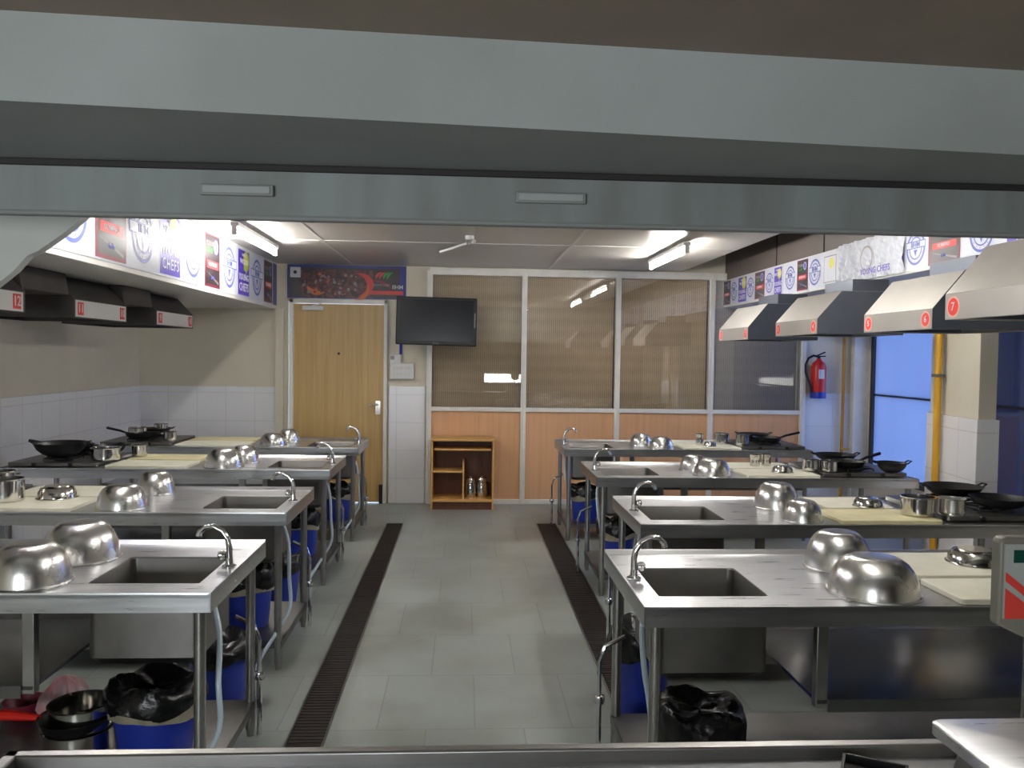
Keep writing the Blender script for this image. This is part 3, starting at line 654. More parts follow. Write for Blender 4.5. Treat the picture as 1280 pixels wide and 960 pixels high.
# ------------------------------------------------------------------ tables
TH = .80; TD = .76; TL = 2.2
def make_table(s):
    """local origin: aisle end, front corner on the floor; +s*x runs away from the aisle"""
    t = empty('steel_table', (0, 0, 0))
    X = lambda a: s * a
    sx0, sx1, sy0, sy1 = .08, .455, .14, .51
    b = MB()
    def slab(a0, a1, y0, y1): b.box(X(a0), X(a1), y0, y1, TH - .012, TH)
    slab(0, sx0, 0, TD); slab(sx1, TL, 0, TD); slab(sx0, sx1, 0, sy0); slab(sx0, sx1, sy1, TD)
    # apron
    b.box(X(0), X(TL), 0, .006, TH - .06, TH); b.box(X(0), X(TL), TD - .006, TD, TH - .06, TH); b.box(X(0), X(.006), 0, TD, TH - .06, TH); b.box(X(TL - .006), X(TL), 0, TD, TH - .06, TH)
    # raised rolled edge
    e = .006
    b.prism([(0, TH), (.012, TH), (.006, TH + .006), (.001, TH + .006)], 'x', X(0), X(TL)); b.prism([(X(0), TH), (X(.012), TH), (X(.006), TH + .006), (X(.001), TH + .006)], 'y', 0, TD); b.prism([(X(TL), TH), (X(TL - .012), TH), (X(TL - .006), TH + .006)], 'y', 0, TD)
    b.prism([(TD - .03, TH), (TD, TH), (TD, TH + .014), (TD - .012, TH + .014)], 'x', X(0), X(TL))
    b.build('worktop', 'steel', t)
    # sink
    k = MB(); cxx, cyy = X((sx0 + sx1) / 2), (sy0 + sy1) / 2; w_, d_ = sx1 - sx0, sy1 - sy0
    loops = [rrect(cxx, cyy, w_ + .01, d_ + .01, .03, TH - .012), rrect(cxx, cyy, w_ + .008, d_ + .008, .03, .54), rrect(cxx, cyy, w_ - .04, d_ - .04, .03, .515)]
    k.loft(loops, cap1=True)
    loops = [rrect(cxx, cyy, w_ + .002, d_ + .002, .022, TH + .001), rrect(cxx, cyy, w_ - .004, d_ - .004, .025, TH - .004), rrect(cxx, cyy, w_ - .008, d_ - .008, .03, .545), rrect(cxx, cyy, w_ - .05, d_ - .05, .03, .525)]
    k.loft(loops, cap1=True)
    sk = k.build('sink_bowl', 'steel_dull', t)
    MB().lathe([(.0, .0), (.03, .0), (.034, .003), (.034, -.02), (.02, -.024), (.018, -.036)], c=(cxx, cyy, .5255), n=20).build('waste_outlet', 'white_plastic', sk)
    # legs: round ones at the aisle end, square posts elsewhere
    for (lx, ly) in ((.05, .05), (.05, TD - .05), (TL - .05, .05), (TL - .05, TD - .05)):
        l = MB(); l.tube([(X(lx), ly, .03), (X(lx), ly, TH - .012)], .0195, 16); l.tube([(X(lx), ly, 0), (X(lx), ly, .03)], [.014, .017], 12)
        l.build('leg', 'steel_leg', t)
    for ly in (.03, TD - .06):
        MB().box(X(.58), X(.62), ly, ly + .035, .46, TH - .012).build('post', 'steel_leg', t, bevel=.003)
    # burner under-box
    u = MB(); u.box(X(.585), X(TL - .08), .03, TD - .03, .475, .488); u.box(X(.62), X(TL - .08), .022, .03, .45, .492)
    u.build('under_tray', 'tray_steel', t, smooth=False)
    # bottom shelf
    h_ = MB(); h_.box(X(.03), X(TL - .03), .04, TD - .04, .135, .147); h_.box(X(.03), X(TL - .03), .04, .046, .11, .147); h_.box(X(.03), X(TL - .03), TD - .046, TD - .04, .11, .147); h_.box(X(.03), X(.036), .04, TD - .04, .11, .147)
    h_.build('bottom_shelf', 'steel_dull', t, smooth=False)
    # faucet
    fx, fy = X(.04), .36
    fa = MB().lathe([(0, 0), (.026, 0), (.026, .006), (.014, .012), (.012, .035), (0, .035)], c=(fx, fy, TH), n=20).build('faucet', 'chrome', t)
    sp = [(fx, fy, TH + .03), (fx, fy, TH + .075), (fx + X(.006), fy, TH + .105), (fx + X(.026), fy, TH + .135), (fx + X(.058), fy, TH + .152), (fx + X(.09), fy, TH + .148), (fx + X(.108), fy, TH + .130), (fx + X(.112), fy, TH + .115)]
    MB().tube(sp, [.012, .0115, .011, .0105, .010, .010, .0105, .011], 12).build('spout', 'chrome', fa)
    MB().lathe([(0, 0), (.013, 0), (.017, .01), (.017, .022), (.012, .028), (0, .03)], n=14, T=Matrix.Translation((fx + X(.012), fy, TH + .045)) @ Matrix.Rotation(s * PI / 2, 4, 'Y')).build('tap_knob', 'chrome', fa)
    # supply hose and floor pipe
    pts = [(X(.085), .30, .70), (X(.035), .22, .60), (X(.012), .13, .45), (X(.005), .12, .30), (X(.05), .05, .20), (X(.11), -.03, .10), (X(.14), -.05, .02)] if s < 0 else \
          [(X(.09), .34, .74), (X(.03), .16, .70), (X(.025), .10, .58), (X(.04), .09, .48), (X(.05), .07, .38), (X(.055), .06, .28), (X(.06), .06, .20)]
    q = []
    for i in range(len(pts) - 1):
        for j in range(4):
            a = Vector(pts[max(i - 1, 0)]); b0 = Vector(pts[i]); c0 = Vector(pts[i + 1]); d0 = Vector(pts[min(i + 2, len(pts) - 1)]); u_ = j / 4
            q.append(.5 * ((2 * b0) + (c0 - a) * u_ + (2 * a - 5 * b0 + 4 * c0 - d0) * u_ ** 2 + (3 * b0 - a - 3 * c0 + d0) * u_ ** 3))
    q.append(Vector(pts[-1]))
    MB().tube(q, .010, 8).build('water_hose', 'hose', t)
    v = MB(); px_, py_ = (X(-.035), .62) if s > 0 else (X(.015), .72)
    v.tube([(px_, py_, 0), (px_, py_, .24)], .011, 8); v.lathe([(0, 0), (.02, .005), (.024, .02), (.02, .035), (0, .04)], c=(px_, py_, .23), n=12)
    v.tube([(px_, py_, .26), (px_, py_, .40), (px_ + X(.02), py_, .46), (px_ + X(.10), py_, .50)], .009, 8)
    v.build('supply_pipe', 'chrome', t)
    return t
ordn = ['nearest', 'second', 'third', 'farthest']
TLoc = {'L': [(-.825, 2.755), (-.873, 4.148), (-.905, 5.685), (-.885, 7.035)], 'R': [(.582, 2.582), (.85, 3.885), (.886, 5.415), (.870, 7.08)]}
tl = make_table(-1); tr = make_table(1)
first = {'L': tl, 'R': tr}
for side in 'LR':
    protos = first[side]
    for i, (x, y) in enumerate(TLoc[side]):
        o = protos if i == 0 else copy_tree(protos)
        o.location = (x, y, 0)
        sn = 'left' if side == 'L' else 'right'
        tag(o, ['nearest steel sink table of the %s row, just beyond the counter', 'second steel sink table from the front in the %s row',
                'third steel sink table from the front in the %s row', 'farthest steel sink table of the %s row, nearest the back wall'][i] % sn, 'table', 'steel sink tables')
OLDF = {'L': [2.76, 4.185, 5.755, 7.14], 'R': [2.66, 3.985, 5.53, 7.22]}
def ty(x, y):
    # depth on or under a table, measured from the table's own front edge
    s_ = 'L' if x < 0 else 'R'; i = max([k for k in range(4) if OLDF[s_][k] <= y + .1] or [0])
    return TLoc[s_][i][1] + (y - OLDF[s_][i]) * .95
def tname(side, i): return '%s table of the %s row' % (ordn[i], 'left' if side == 'L' else 'right')

# ------------------------------------------------------------------ bowls
def bowl_mesh(r, h, name='mixing_bowl'):
    P = [(r * 1.045, .0), (r * 1.05, .004), (r * 1.03, .008), (r, .007), (r * .985, h * .18), (r * .955, h * .36), (r * .905, h * .54), (r * .83, h * .70), (r * .73, h * .84), (r * .61, h * .94), (r * .52, h * .985), (r * .46, h), (r * .2, h), (0, h)]
    Q = [(max(a - .0015, 0), b - .002) for a, b in reversed(P[3:])]
    return MB().lathe(P + Q + [(r * 1.045, 0)], n=48)
def bowl(x, y, r, h, lab, z=TH + .0005, tilt=None):
    y = max(y, min((TLoc['L' if x < 0 else 'R'][k][1] for k in range(4)), key=lambda f: abs(f + .2 - y)) + .016 + 1.05 * r)
    o = bowl_mesh(r, h).build('mixing_bowl', 'steel_bowl', loc=(x, y, z), angle=40)
    if tilt: o.rotation_euler = tilt
    tag(o, lab, 'bowl', 'upturned steel mixing bowls')
bowl(-1.481, 2.888, .132, .135, 'upturned steel bowl cut by the left edge, on the nearest left table')
bowl(-1.464, 3.250, .140, .140, 'large upturned steel bowl beside the sink of the nearest left table, rear one')
bowl(-1.728, 4.262, .122, .120, 'upturned steel bowl at the front edge of the second left table')
bowl(-1.725, 4.740, .105, .122, 'upturned steel bowl nearer the back of the second left table')
bowl(-1.657, 5.80, .130, .130, 'larger upturned steel bowl at the front of the third left table')
bowl(-1.585, 6.09, .105, .125, 'upturned steel bowl behind the larger one on the third left table')
bowl(-1.645, 7.27, .115, .105, 'front one of two upturned steel bowls on the farthest left table')
bowl(-1.575, 7.55, .10, .115, 'rear one of two upturned steel bowls on the farthest left table')
bowl(1.455, 3.105, .124, .140, 'rear upturned steel bowl with blue reflection on the nearest right table')
bowl(1.419, 2.735, .150, .128, 'wide front upturned steel bowl at the edge of the nearest right table')
bowl(1.698, 4.375, .118, .135, 'taller rear upturned steel bowl on the second right table')
bowl(1.688, 3.985, .095, .105, 'small front upturned steel bowl on the second right table')
bowl(1.648, 5.81, .105, .110, 'rear upturned steel bowl on the third right table')
bowl(1.704, 5.53, .125, .115, 'front upturned steel bowl on the third right table')
bowl(1.62, 7.46, .10, .11, 'left one of two upturned steel bowls on the farthest right table')
bowl(1.745, 7.20, .11, .105, 'right one of two upturned steel bowls on the farthest right table')

# ------------------------------------------------------------------ cutting boards
def board(side, i, xa, xb, ya, yb, which, m='board'):
    z = TH + .001; ya, yb = ty(xa, ya), ty(xa, yb)
    o = MB().loft([rrect((xb - xa) / 2 * 0, 0, xb - xa, yb - ya, .015, 0), rrect(0, 0, xb - xa, yb - ya, .015, .02)], cap0=True, cap1=True).build('cutting_board', m, loc=((xa + xb) / 2, (ya + yb) / 2, z), bevel=.003)
    tag(o, '%s cutting board on the %s' % (which, tname(side, i)), 'cutting board', 'cutting boards on the tables')
board('R', 0, 1.66, 2.16, 3.00, 3.37, 'rear cream')
board('R', 0, 1.645, 2.15, 2.69, 2.96, 'front cream')
board('R', 1, 1.93, 2.30, 4.38, 4.72, 'rear cream'); board('R', 1, 1.85, 2.36, 4.01, 4.34, 'front yellowish', 'board_yellow')
board('R', 2, 1.90, 2.40, 5.94, 6.28, 'rear cream'); board('R', 2, 1.91, 2.42, 5.56, 5.90, 'front cream')
board('R', 3, 1.92, 2.42, 7.62, 7.97, 'rear cream'); board('R', 3, 1.93, 2.44, 7.25, 7.58, 'front cream')
board('L', 1, -2.42, -1.93, 4.58, 4.94, 'rear cream'); board('L', 1, -2.44, -1.93, 4.21, 4.54, 'front cream')
board('L', 2, -2.42, -1.90, 6.16, 6.50, 'rear yellowed', 'board_yellow'); board('L', 2, -2.42, -1.88, 5.79, 6.12, 'front cream')
board('L', 3, -2.42, -1.86, 7.55, 7.89, 'rear yellowed', 'board_yellow'); board('L', 3, -2.42, -1.82, 7.17, 7.50, 'front cream')

# ------------------------------------------------------------------ gas stoves
def make_stove():
    t = empty('gas_stove', (0, 0, 0)); W, D = .30, .31
    MB().loft([rrect(0, 0, 2 * W, 2 * D, .02, .004), rrect(0, 0, 2 * W, 2 * D, .02, .03)], cap0=True, cap1=True).build('body', 'steel_dull', t, bevel=.003)
    for sy in (-1, 1):
        c_ = (0, sy * .15, .03)
        bn = MB().lathe([(.0, .0), (.06, .0), (.06, .004), (.035, .006), (.033, .012), (.022, .015), (0, .015)], c=c_, n=24).build('burner', 'black_iron', t)
        g = MB()
        for k in range(4):
            a = PI / 4 + k * PI / 2; u = Vector((math.cos(a), math.sin(a), 0)); p0 = Vector(c_) + u * .03; p1 = Vector(c_) + u * .13
            g.tube([p0 + Vector((0, 0, .018)), p1 + Vector((0, 0, .018)), p1 + Vector((0, 0, .002))], .005, 6)
        g.tube([(c_[0] + .11 * math.cos(2 * PI * k / 20), c_[1] + .11 * math.sin(2 * PI * k / 20), .048) for k in range(21)], .004, 6, cap=False)
        g.build('pan_support', 'black_iron', bn)
        MB().lathe([(0, 0), (.013, 0), (.012, .018), (0, .02)], n=14, T=Matrix.Translation((sy * .12, -D - .0, .0185)) @ Matrix.Rotation(PI / 2, 4, 'X')).build('knob', 'black_plastic', t)
    return t
sp = make_stove(); k0 = True
for side, i, x in (('R', 1, 2.72), ('R', 2, 2.76), ('R', 3, 2.745), ('R', 0, 2.47), ('L', 1, -2.75), ('L', 2, -2.79), ('L', 3, -2.76)):
    o = sp if k0 else copy_tree(sp); k0 = False
    x += .0; y = TLoc[side][i][1]
    o.location = (x, y + .41, TH)
    tag(o, 'low two-burner gas stove at the wall end of the %s' % tname(side, i), 'stove', 'gas stoves')
SZ = TH + .054   # top of pan supports

# ------------------------------------------------------------------ pans and pots
def frying_pan(x, y, z, r, ang, lab, hm='black_iron', up=.20, depth=.045, m='black_iron', hl=.19):
    y = ty(x, y)
    t = empty('frying_pan', (x, y, z), ang)
    MB().lathe([(0, 0), (r * .72, 0), (r * .86, .012), (r, depth), (r * 1.01, depth), (r * .84, .016), (r * .70, .004), (0, .004)], n=36).build('pan', m, t)
    MB().tube([(r * .96, 0, depth * .8), (r + hl * .3, 0, depth + hl * .3 * up), (r + hl, 0, depth + hl * up)], [.008, .010, .012] if hm != 'red_plastic' else [.010, .018, .022], 10).build('handle', hm, t)
    tag(t, lab, 'pan', 'frying pans')
def wok(x, y, z, r, h, lab, ang=0):
    y = ty(x, y)
    t = empty('wok', (x, y, z), ang)
    P = [(0, 0), (r * .35, .002), (r * .65, h * .22), (r * .87, h * .55), (r, h), (r * 1.03, h + .002), (r * .98, h - .002), (r * .84, h * .55), (r * .6, h * .25), (0, .006)]
    MB().lathe(P, n=36).build('pan', 'black_iron', t)
    for s in (-1, 1): MB().tube([(s * r * .98, -.03, h * .9), (s * (r + .03), -.02, h + .012), (s * (r + .03), .02, h + .012), (s * r * .98, .03, h * .9)], .005, 6).build('handle', 'black_iron', t)
    tag(t, lab, 'pan', 'iron woks')
def pot(x, y, z, r, h, lab, m='steel_pot', lid=False, handle=None, cat='pot'):
    y = ty(x, y)
    t = empty('steel_pot', (x, y, z))
    MB().lathe([(0, 0), (r * .92, 0), (r * .99, .006), (r, .02), (r * .985, h * .5), (r, h * .93), (r * 1.05, h * .96), (r * 1.06, h), (r * .98, h), (r * .96, h * .5), (r * .95, .01), (0, .006)], n=32).build('body', m, t)
    if lid: MB().lathe([(r * 1.04, h), (r * 1.03, h + .004), (r * .6, h + .016), (.012, h + .02), (.012, h + .03), (.018, h + .035), (0, h + .038)], n=28).build('lid', m, t)
    if handle is not None:
        u = Vector((math.cos(handle), math.sin(handle), 0)); MB().tube([u * r + Vector((0, 0, h * .8)), u * (r + .15) + Vector((0, 0, h * .9))], .008, 8).build('handle', 'black_plastic', t)
    tag(t, lab, cat, 'steel pots')
def dish(x, y, z, r, h, lab):
    y = ty(x, y)
    o = MB().lathe([(r * 1.06, 0), (r * 1.07, .003), (r * 1.0, .006), (r * .96, h * .5), (r * .82, h * .86), (r * .66, h * .93), (r * .62, h), (0, h), (0, h - .002), (r * .60, h - .003), (r * .95, h * .4), (r * .99, .002), (r * 1.06, 0)], n=36).build('steel_dish', 'steel_pot', loc=(x, y, z))
    tag(o, lab, 'dish', 'small upturned steel dishes')
# right row
frying_pan(2.80, 4.27, SZ, .14, -.3, 'black frying pan on the front burner of the second right table')
wok(2.72, 4.56, SZ, .15, .06, 'black iron wok on the rear burner of the second right table')
pot(2.31, 4.17, TH + .022, .082, .095, 'shiny steel pot on the board edge of the second right table, left of its twin')
pot(2.46, 4.12, TH + .032, .062, .085, 'smaller steel pot on the stove edge of the second right table, beside the black pans', m='steel_bowl')
dish(2.17, 4.42, TH + .022, .075, .048, 'small upturned steel dish on the rear board of the second right table')
frying_pan(2.69, 5.79, SZ, .13, .35, 'black frying pan with raised handle, front burner of the third right table')
wok(2.74, 6.08, SZ, .145, .055, 'black iron wok, rear burner of the third right table')
wok(2.955, 5.66, TH + .031, .10, .07, 'dark round pan at the wall end of the third right table')
pot(2.42, 5.75, TH + .034, .055, .075, 'left steel pot of the pair at the stove of the third right table')
pot(2.53, 5.70, TH + .034, .062, .072, 'right steel pot of the pair at the stove of the third right table')
pot(2.125, 6.05, TH + .022, .036, .085, 'tall steel tumbler on the rear board of the third right table, left one', cat='tumbler')
pot(2.22, 6.08, TH + .022, .036, .085, 'tall steel tumbler on the rear board of the third right table, right one', cat='tumbler')
dish(2.21, 5.72, TH + .022, .07, .045, 'small upturned steel dish on the front board of the third right table')
frying_pan(2.75, 7.50, SZ, .13, .15, 'black frying pan with handle pointing right, farthest right table, front')
wok(2.72, 7.78, SZ, .14, .05, 'black iron wok at the rear of the farthest right table')
pot(2.36, 7.60, TH + .022, .07, .10, 'left steel pot beside the black pans on the farthest right table')
pot(2.50, 7.42, TH + .032, .062, .095, 'right steel pot beside the black pans on the farthest right table')
pot(2.13, 7.50, TH + .022, .036, .10, 'steel tumbler on the boards of the farthest right table', cat='tumbler')
dish(2.19, 7.38, TH + .022, .055, .045, 'tiny upturned steel dish on the front board of the farthest right table')
dish(1.99, 3.19, TH + .022, .098, .055, 'upturned steel dish on the rear board of the nearest right table')
# skimmer on the front board of R0
t = empty('skimmer', (1.90, 2.74, TH + .022))
MB().lathe([(0, 0), (.03, .001), (.052, .008), (.055, .012), (.05, .010), (.03, .004), (0, .003)], n=24).build('dish', 'steel_dull', t)
MB().tube([(.05, 0, .011), (.12, .02, .018), (.30, .05, .012)], .004, 6).build('handle', 'steel_dull', t)
tag(t, 'steel skimmer lying on the front board of the nearest right table', 'ladle')
# left row
pot(-2.34, 4.42, TH + .022, .085, .115, 'steel pot at the left frame edge on the second left table, front one')
pot(-2.46, 4.58, TH + .034, .080, .12, 'steel pot behind another at the left frame edge, second left table')
dish(-2.13, 4.52, TH + .022, .095, .065, 'coppery upturned steel dish on the boards of the second left table')
t = empty('steel_flat_spatula', (-2.62, 4.66, SZ + .056))
b = MB(); b.box(-.10, .08, -.018, .018, -.002, .002); b.tube([(.08, 0, 0), (.2, 0, .01)], .005, 6); b.build('blade', 'steel_pot', t)
tag(t, 'bright steel spatula lying across the black pan of the second left table', 'spatula')
wok(-2.75, 4.72, SZ, .15, .05, 'black iron wok at the left frame edge on the second left table')
wok(-2.80, 6.00, SZ, .17, .10, 'black iron wok on the front burner of the third left table')
frying_pan(-2.84, 6.34, SZ, .125, 3.3, 'black frying pan on the rear burner of the third left table')
wok(-2.60, 6.35, TH + .034, .11, .07, 'smaller black pan between stove and pots on the third left table')
pot(-2.50, 6.02, TH + .034, .095, .085, 'wide steel pot beside the board of the third left table')
pot(-2.38, 6.33, TH + .023, .055, .085, 'narrow steel pot behind the wide one on the third left table')
frying_pan(-2.76, 7.40, SZ, .14, PI - .1, 'black frying pan with handle pointing left on the farthest left table', hl=.17)
wok(-2.76, 7.70, SZ, .14, .055, 'black iron wok at the rear of the farthest left table')
pot(-2.80, 7.40, SZ + .006, .075, .085, 'steel pot standing in the black frying pan on the farthest left table')
pot(-2.70, 7.68, SZ + .009, .06, .09, 'steel pot standing in the rear wok on the farthest left table')
pot(-2.52, 7.38, TH + .031, .055, .08, 'front steel pot beside the boards of the farthest left table')

# ------------------------------------------------------------------ bins
def bin_(x, y, z, r, h, lab, band=True, seed=0):
    y = ty(x, y)
    t = empty('waste_bin', (x, y, z)); rn = random.Random(seed); ph = [rn.uniform(0, 6) for _ in range(6)]
    MB().lathe([(0, 0), (r * .78, 0), (r * .80, .006), (r * .97, h * .93), (r * 1.02, h * .94), (r * 1.02, h), (r * .97, h), (r * .77, .01), (0, .008)], n=36).build('bucket', 'blue', t)
    if band: MB().lathe([(r * 1.035, h * .98), (r * 1.045, h * .86), (r * 1.02, h * .72), (r * 1.012, h * .73), (r * 1.03, h * .86), (r * 1.03, h * .98)], n=36, wob=lambda q, zz, a, k: (q + .003 * math.sin(9 * a + ph[0]), zz + (.012 * math.sin(2 * a + ph[1]) if k in (2, 3) else 0))).build('liner_band', 'bin_band', t)
    def wob(q, zz, a, k):
        n_ = math.sin(5 * a + ph[2] + k) * .35 + math.sin(11 * a + ph[3] + 2 * k) * .3 + math.sin(17 * a + ph[4]) * .2
        return q * (1 + .07 * n_), zz + .014 * math.sin(4 * a + ph[5] + k) * (1 if k < 7 else .4)
    MB().lathe([(r * 1.06, h * (.84 if band or h > .22 else .35)), (r * 1.12, h * .90), (r * 1.13, h * .99), (r * 1.10, h * 1.08), (r * 1.0, h * 1.17), (r * .86, h * 1.20), (r * .74, h * 1.17), (r * .6, h * 1.10), (r * .4, h * 1.06), (0, h * 1.04)], n=60, wob=wob).build('bin_liner', 'bag', t, angle=50)
    tag(t, lab, 'bin', 'blue waste bins')
SB = .148
bin_(-1.085, 3.00, SB, .150, .24, 'large blue bin with black liner and tan band under the nearest left sink', seed=1)
bin_(-1.10, 3.87, 0, .14, .25, 'blue bin on the floor behind the nearest left table', band=False, seed=2)
bin_(-1.13, 4.50, SB, .125, .26, 'blue bin with black liner under the second left table', seed=3)
bin_(-1.16, 5.36, 0, .14, .27, 'blue bin on the floor behind the second left table', band=False, seed=4)
bin_(-1.16, 6.12, SB, .12, .26, 'blue bin with black liner under the third left table', seed=5)
bin_(-1.09, 7.42, SB, .12, .26, 'blue bin with black liner under the farthest left table', seed=6)
bin_(.845, 2.94, SB, .145, .20, 'bin hidden in a crumpled black bag under the nearest right sink', band=False, seed=7)
bin_(.795, 3.70, 0, .13, .36, 'blue bin on the floor behind the nearest right table, seen between its legs', band=False, seed=8)
bin_(1.10, 4.36, SB, .12, .26, 'blue bin with black liner under the second right table', seed=9)
bin_(1.10, 5.93, SB, .13, .25, 'blue bin with black liner under the third right table', seed=10)
bin_(1.09, 7.46, SB, .13, .26, 'blue bin with black liner under the farthest right table', seed=11)
# clutter under the nearest left table
pot(-1.37, 3.05, SB, .12, .10, 'steel stock pot on the bottom shelf of the nearest left table, carrying the red-handled pan')
frying_pan(-1.37, 3.02, SB + .101, .125, PI + .03, 'dark frying pan with long bright red handle under the nearest left table', hm='red_plastic', up=.02, hl=.34, depth=.05)
pot(-1.355, 3.03, SB + .106, .106, .085, 'shiny steel pot standing in the red-handled pan under the nearest left table')
o = MB().lathe([(0, 0), (.04, 0), (.06, .03), (.075, .07), (.078, .07), (.064, .03), (.04, .006), (0, .006)], n=28).build('red_bowl', 'b_maroon', loc=(-1.72, 3.33, SB)); tag(o, 'small dark red bowl on the bottom shelf of the nearest left table', 'bowl')
def wb(q, zz, a, k): return q * (1 + .16 * math.sin(5 * a + k) + .1 * math.sin(9 * a)), zz
o = MB().lathe([(0, 0), (.07, .0), (.085, .05), (.075, .10), (.05, .14), (.03, .16), (0, .17)], n=40, wob=wb).build('plastic_bag', 'pink', loc=(-1.555, 3.32, SB)); tag(o, 'crumpled pink and clear plastic bag under the nearest left table', 'bag')

# ------------------------------------------------------------------ hatch: lintel, beam, slanting panel, counter
# lintel skewed slightly
def skew_block(name, x0, x1, yc, s, y0, y1, z0, z1, m):
    b = MB(); V = []
    for z in (z0, z1):
        for x, yy in ((x0, y0), (x1, y0), (x1, y1), (x0, y1)): V.append((x, yc + yy + s * x, z))
    b.add(V, [(0, 3, 2, 1), (4, 5, 6, 7), (0, 1, 5, 4), (1, 2, 6, 5), (2, 3, 7, 6), (3, 0, 4, 7)])
    return struct(b.build(name, m, smooth=False, bevel=.003))
lin = skew_block('wall_lintel', XL, XR, 1.70, .0, 0, .06, 1.872, 3.04, 'lintel_paint')
# rolled lower edge
struct(MB().tube([(XL, 1.704, 1.872), (XR, 1.704, 1.872)], .006, 8).build('trim_14', 'under_paint'))
skew_block('trim_15', XL, XR, 1.692, .0, 0, .02, 1.963, 1.977, 'black_rough')
# near beam: face + underside
b = MB(); V = []
for z, yn, sl in ((1.975, 1.366, .084), (2.108, 1.345, .060)):
    for x in (-2.6, 3.2): V.append((x, yn + sl * x, z))
V += [(-2.6, 1.70, 1.976), (3.2, 1.70, 1.976), (-2.6, 1.70, 2.108), (3.2, 1.70, 2.108)]
nx, nz = 40, 6; G = []; K = []
for j in range(nz + 1):
    for i in range(nx + 1):
        x = -2.6 + 5.8 * i / nx; q = j / nz; G.append((x, (1.366 + .084 * x) * (1 - q) + (1.345 + .060 * x) * q, 1.975 + .133 * q))
for j in range(nz):
    for i in range(nx): a = j * (nx + 1) + i; K.append((a, a + 1, a + nx + 2, a + nx + 1))
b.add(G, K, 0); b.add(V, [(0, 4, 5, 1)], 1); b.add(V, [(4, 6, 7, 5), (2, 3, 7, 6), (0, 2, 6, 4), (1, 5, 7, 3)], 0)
struct(b.build('trim_16', ['grey_paint', 'under_paint'], smooth=True))
b = MB(); V = [(-2.6, .95, 2.108), (3.2, .95, 2.108), (3.2, 1.69, 2.108), (-2.6, 1.69, 2.108)]; V += [(x, y, z + .04) for x, y, z in V]
b.add(V, [(0, 3, 2, 1), (4, 5, 6, 7), (0, 1, 5, 4), (1, 2, 6, 5), (2, 3, 7, 6), (3, 0, 4, 7)])
struct(b.build('trim_17', 'brown_board', smooth=False))
for (xa, lab) in ((-.457, 'left flat metal plate set in the lintel over the hatch'), (.172, 'right flat metal plate set in the lintel over the hatch')):
    t = empty('vent_plate', (xa, 1.694, 1.923))
    MB().box(-.072, .072, -.005, .006, -.011, .011).build('frame', 'under_paint', t, bevel=.002)
    MB().box(-.066, .066, -.0075, -.004, -.0065, .0075).build('plate', 'grey_paint', t, bevel=.001)
    tag(t, lab, 'plate', 'lintel plates')
# slanting grey duct panel at left behind the lintel
b = MB(); poly = [(-.73, ZC), (-.73, 2.055), (-.90, 1.915), (-.95, 1.872), (-1.006, 1.831), (-1.03, 1.82), (-1.06, 1.785), (-1.092, 1.758), (-1.25, 1.63), (-1.9, 1.63), (-1.9, ZC)]
b.prism(poly, 'y', 2.02, 2.05)
o = b.build('slanting_ceiling_duct', 'duct_paint', smooth=False)
tag(o, 'slanting pale grey duct panel in the upper left corner under the lintel', 'duct')
# ties duct to the ceiling
# foreground counter
t = empty('steel_counter', (.5, 1.0, 0)); 
b = MB(); b.box(-1.29, 1.45, -.6, .49, .835, .855); b.build('worktop', 'steel', t, smooth=False)
b = MB(); b.box(-1.31, 1.47, .49, .515, .79, .879); b.box(-1.31, -1.285, -.6, .515, .79, .879); b.box(1.45, 1.47, -.6, .515, .79, .879); b.build('raised_rim', 'rim_steel', t, bevel=.004)
for x in (-1.25, 1.4):
    for y in (-.5, .44): MB().tube([(x, y, 0), (x, y, .835)], .022, 12).build('leg', 'steel_leg', t)
MB().box(-1.3, 1.4, -.5, .45, .2, .215).build('under_shelf', 'steel_dull', t)
tag(t, 'steel counter with a raised rim across the bottom of the picture', 'counter')
# scale
t = empty('weighing_scale', (.962, 1.245, .8552))
MB().loft([rrect(0, 0, .25, .21, .02, .006), rrect(0, 0, .26, .22, .02, .03), rrect(0, 0, .24, .20, .02, .088)], cap0=True, cap1=True).build('base', 'steel_leg', t, bevel=.003)
for sx in (-1, 1):
    for sy in (-1, 1): MB().tube([(sx * .1, sy * .08, 0), (sx * .1, sy * .08, .008)], .012, 10).build('foot', 'black_plastic', t)
MB().loft([rrect(0, 0, .285, .25, .02, .098), rrect(0, 0, .30, .262, .02, .104), rrect(0, 0, .30, .262, .02, .122), rrect(0, 0, .292, .254, .02, .125)], cap0=True, cap1=True).build('platform', 'steel', t)
MB().box(-.08, .08, -.06, .06, .086, .1).build('load_spider', 'black_iron', t)
MB().tube([(.034, .138, .03), (.034, .138, .30)], .009, 12).build('pole', 'steel_pot', t)
MB().box(.02, .065, .09, .16, .03, .05).build('pole_foot', 'black_plastic', t)
b = MB(); poly = [(.014, .268), (-.033, .290), (-.033, .436), (-.026, .443), (.122, .443), (.129, .436), (.129, .290), (.083, .268)]
b.prism(poly, 'y', .125, .150); hd = b.build('display_head', 'scale_grey', t, bevel=.004)
MB().box(-.026, .120, .1225, .126, .302, .432).build('face_plate', 'scale_white', hd)
MB().box(-.010, .105, .1205, .1235, .400, .422).build('screen', 'lcd', hd)
b = MB(); T_ = Matrix(((1, 0, 0, 0), (0, 0, -1, .1222), (0, 1, 0, 0), (0, 0, 0, 1)))
b.add([(-.024, .302, .0005), (.050, .302, .0005), (-.024, .356, .0005)], [(0, 1, 2)], 0, T_)
b.add([(-.024, .384, .0006), (-.024, .368, .0006), (.062, .302, .0006), (.082, .302, .0006)], [(0, 1, 2, 3)], 0, T_)
sh = Matrix(((1, .25, 0, 0), (0, 1, 0, 0), (0, 0, 1, 0), (0, 0, 0, 1)))
b.text('P', T_ @ Matrix.Translation((.034, .350, .001)) @ sh, .022, 0)
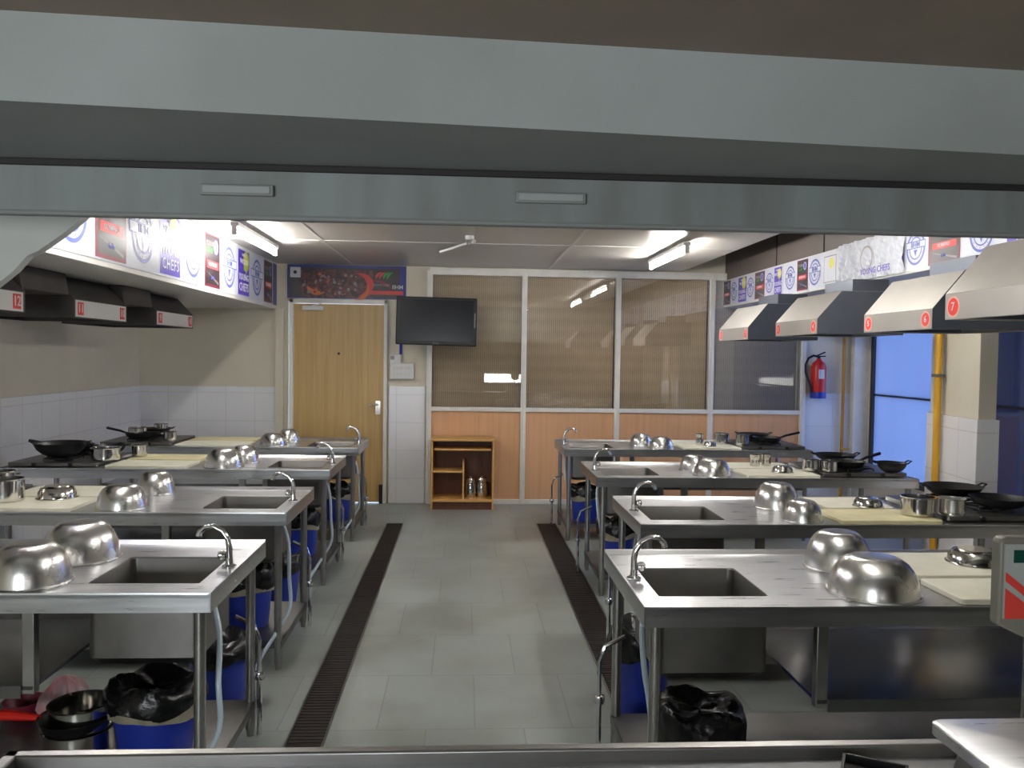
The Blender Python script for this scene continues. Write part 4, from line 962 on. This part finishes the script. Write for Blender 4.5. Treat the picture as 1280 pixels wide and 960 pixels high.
disc(b, T_, .044, .405, .020, 1, .0035, 20)
b.build('print', ['red_sign', 'b_green'], hd, smooth=False)
tag(t, 'steel weighing scale with a red and white display head on the counter', 'scale')
o = MB(); o.box(-.055, .055, -.05, .05, 0, .004); o.box(-.055, -.05, -.05, .05, 0, .018); o.box(.05, .055, -.05, .05, 0, .018); o.box(-.055, .055, .045, .05, 0, .018); o.box(-.055, .055, -.05, -.045, 0, .018)
o = o.build('black_tray', 'black_plastic', loc=(.735, 1.405, .8555), rot=-.5); tag(o, 'small black tray lying on the counter left of the weighing scale', 'tray')

# ------------------------------------------------------------------ lights
def area(x, y, z, sx, sy, e, col, rot=(0, 0, 0)):
    ld = bpy.data.lights.new('added_rear_light', 'AREA'); ld.shape = 'RECTANGLE'; ld.size = sx; ld.size_y = sy; ld.energy = e; ld.color = col
    o = bpy.data.objects.new('added_rear_light', ld); COL.objects.link(o); o.location = (x, y, z); o.rotation_euler = rot
# added lights low on the unseen rear wall, behind the camera
area(-1.62, YN + .03, 1.25, 1.4, 1.0, 40, (.93, .98, 1.0), (PI / 2, 0, 0))  # added fill for the near beam, kept out of the pane reflections
area(1.0, YN + .03, 1.05, 1.0, .2, 4, (1.0, .98, .92), (PI / 2, 0, 0))  # added strip, mirrored in the panes as a window-like patch

# ------------------------------------------------------------------ world
wd = bpy.data.worlds.new('sky'); SC.world = wd; wd.use_nodes = True; N = wd.node_tree.nodes; L = wd.node_tree.links
bg = N['Background']; tc = N.new('ShaderNodeTexCoord'); nz = N.new('ShaderNodeTexNoise'); nz.inputs['Scale'].default_value = 42; nz.inputs['Detail'].default_value = 7
mp = N.new('ShaderNodeMapping'); mp.inputs['Scale'].default_value = (1, 1, 2.4)
r = N.new('ShaderNodeValToRGB'); r.color_ramp.elements[0].position = .5; r.color_ramp.elements[1].position = .68
r.color_ramp.elements[0].color = (.55, .72, 1.0, 1); r.color_ramp.elements[1].color = (1.1, 1.1, 1.1, 1)
L.new(tc.outputs['Generated'], mp.inputs[0]); L.new(mp.outputs[0], nz.inputs['Vector']); L.new(nz.outputs['Fac'], r.inputs['Fac']); L.new(r.outputs['Color'], bg.inputs['Color'])
bg.inputs['Strength'].default_value = 2.5

# ------------------------------------------------------------------ camera
cam = bpy.data.cameras.new('camera'); co = bpy.data.objects.new('camera', cam); COL.objects.link(co)
F = 1035.0; cam.sensor_width = 36; cam.lens = 36 * F / 1280; cam.clip_start = .05
yaw = math.atan(60 / F); pitch = math.atan(35 / F); roll = .014
co.matrix_world = Matrix.Translation((0, 0, 1.6)) @ Matrix.Rotation(-yaw, 4, 'Z') @ Matrix.Rotation(PI / 2 - pitch, 4, 'X') @ Matrix.Rotation(roll, 4, 'Z')
SC.camera = co
vs = SC.view_settings; vs.view_transform = 'Standard'; vs.look = 'None'; vs.gamma = 1; vs.use_curve_mapping = False; vs.exposure = 1.03
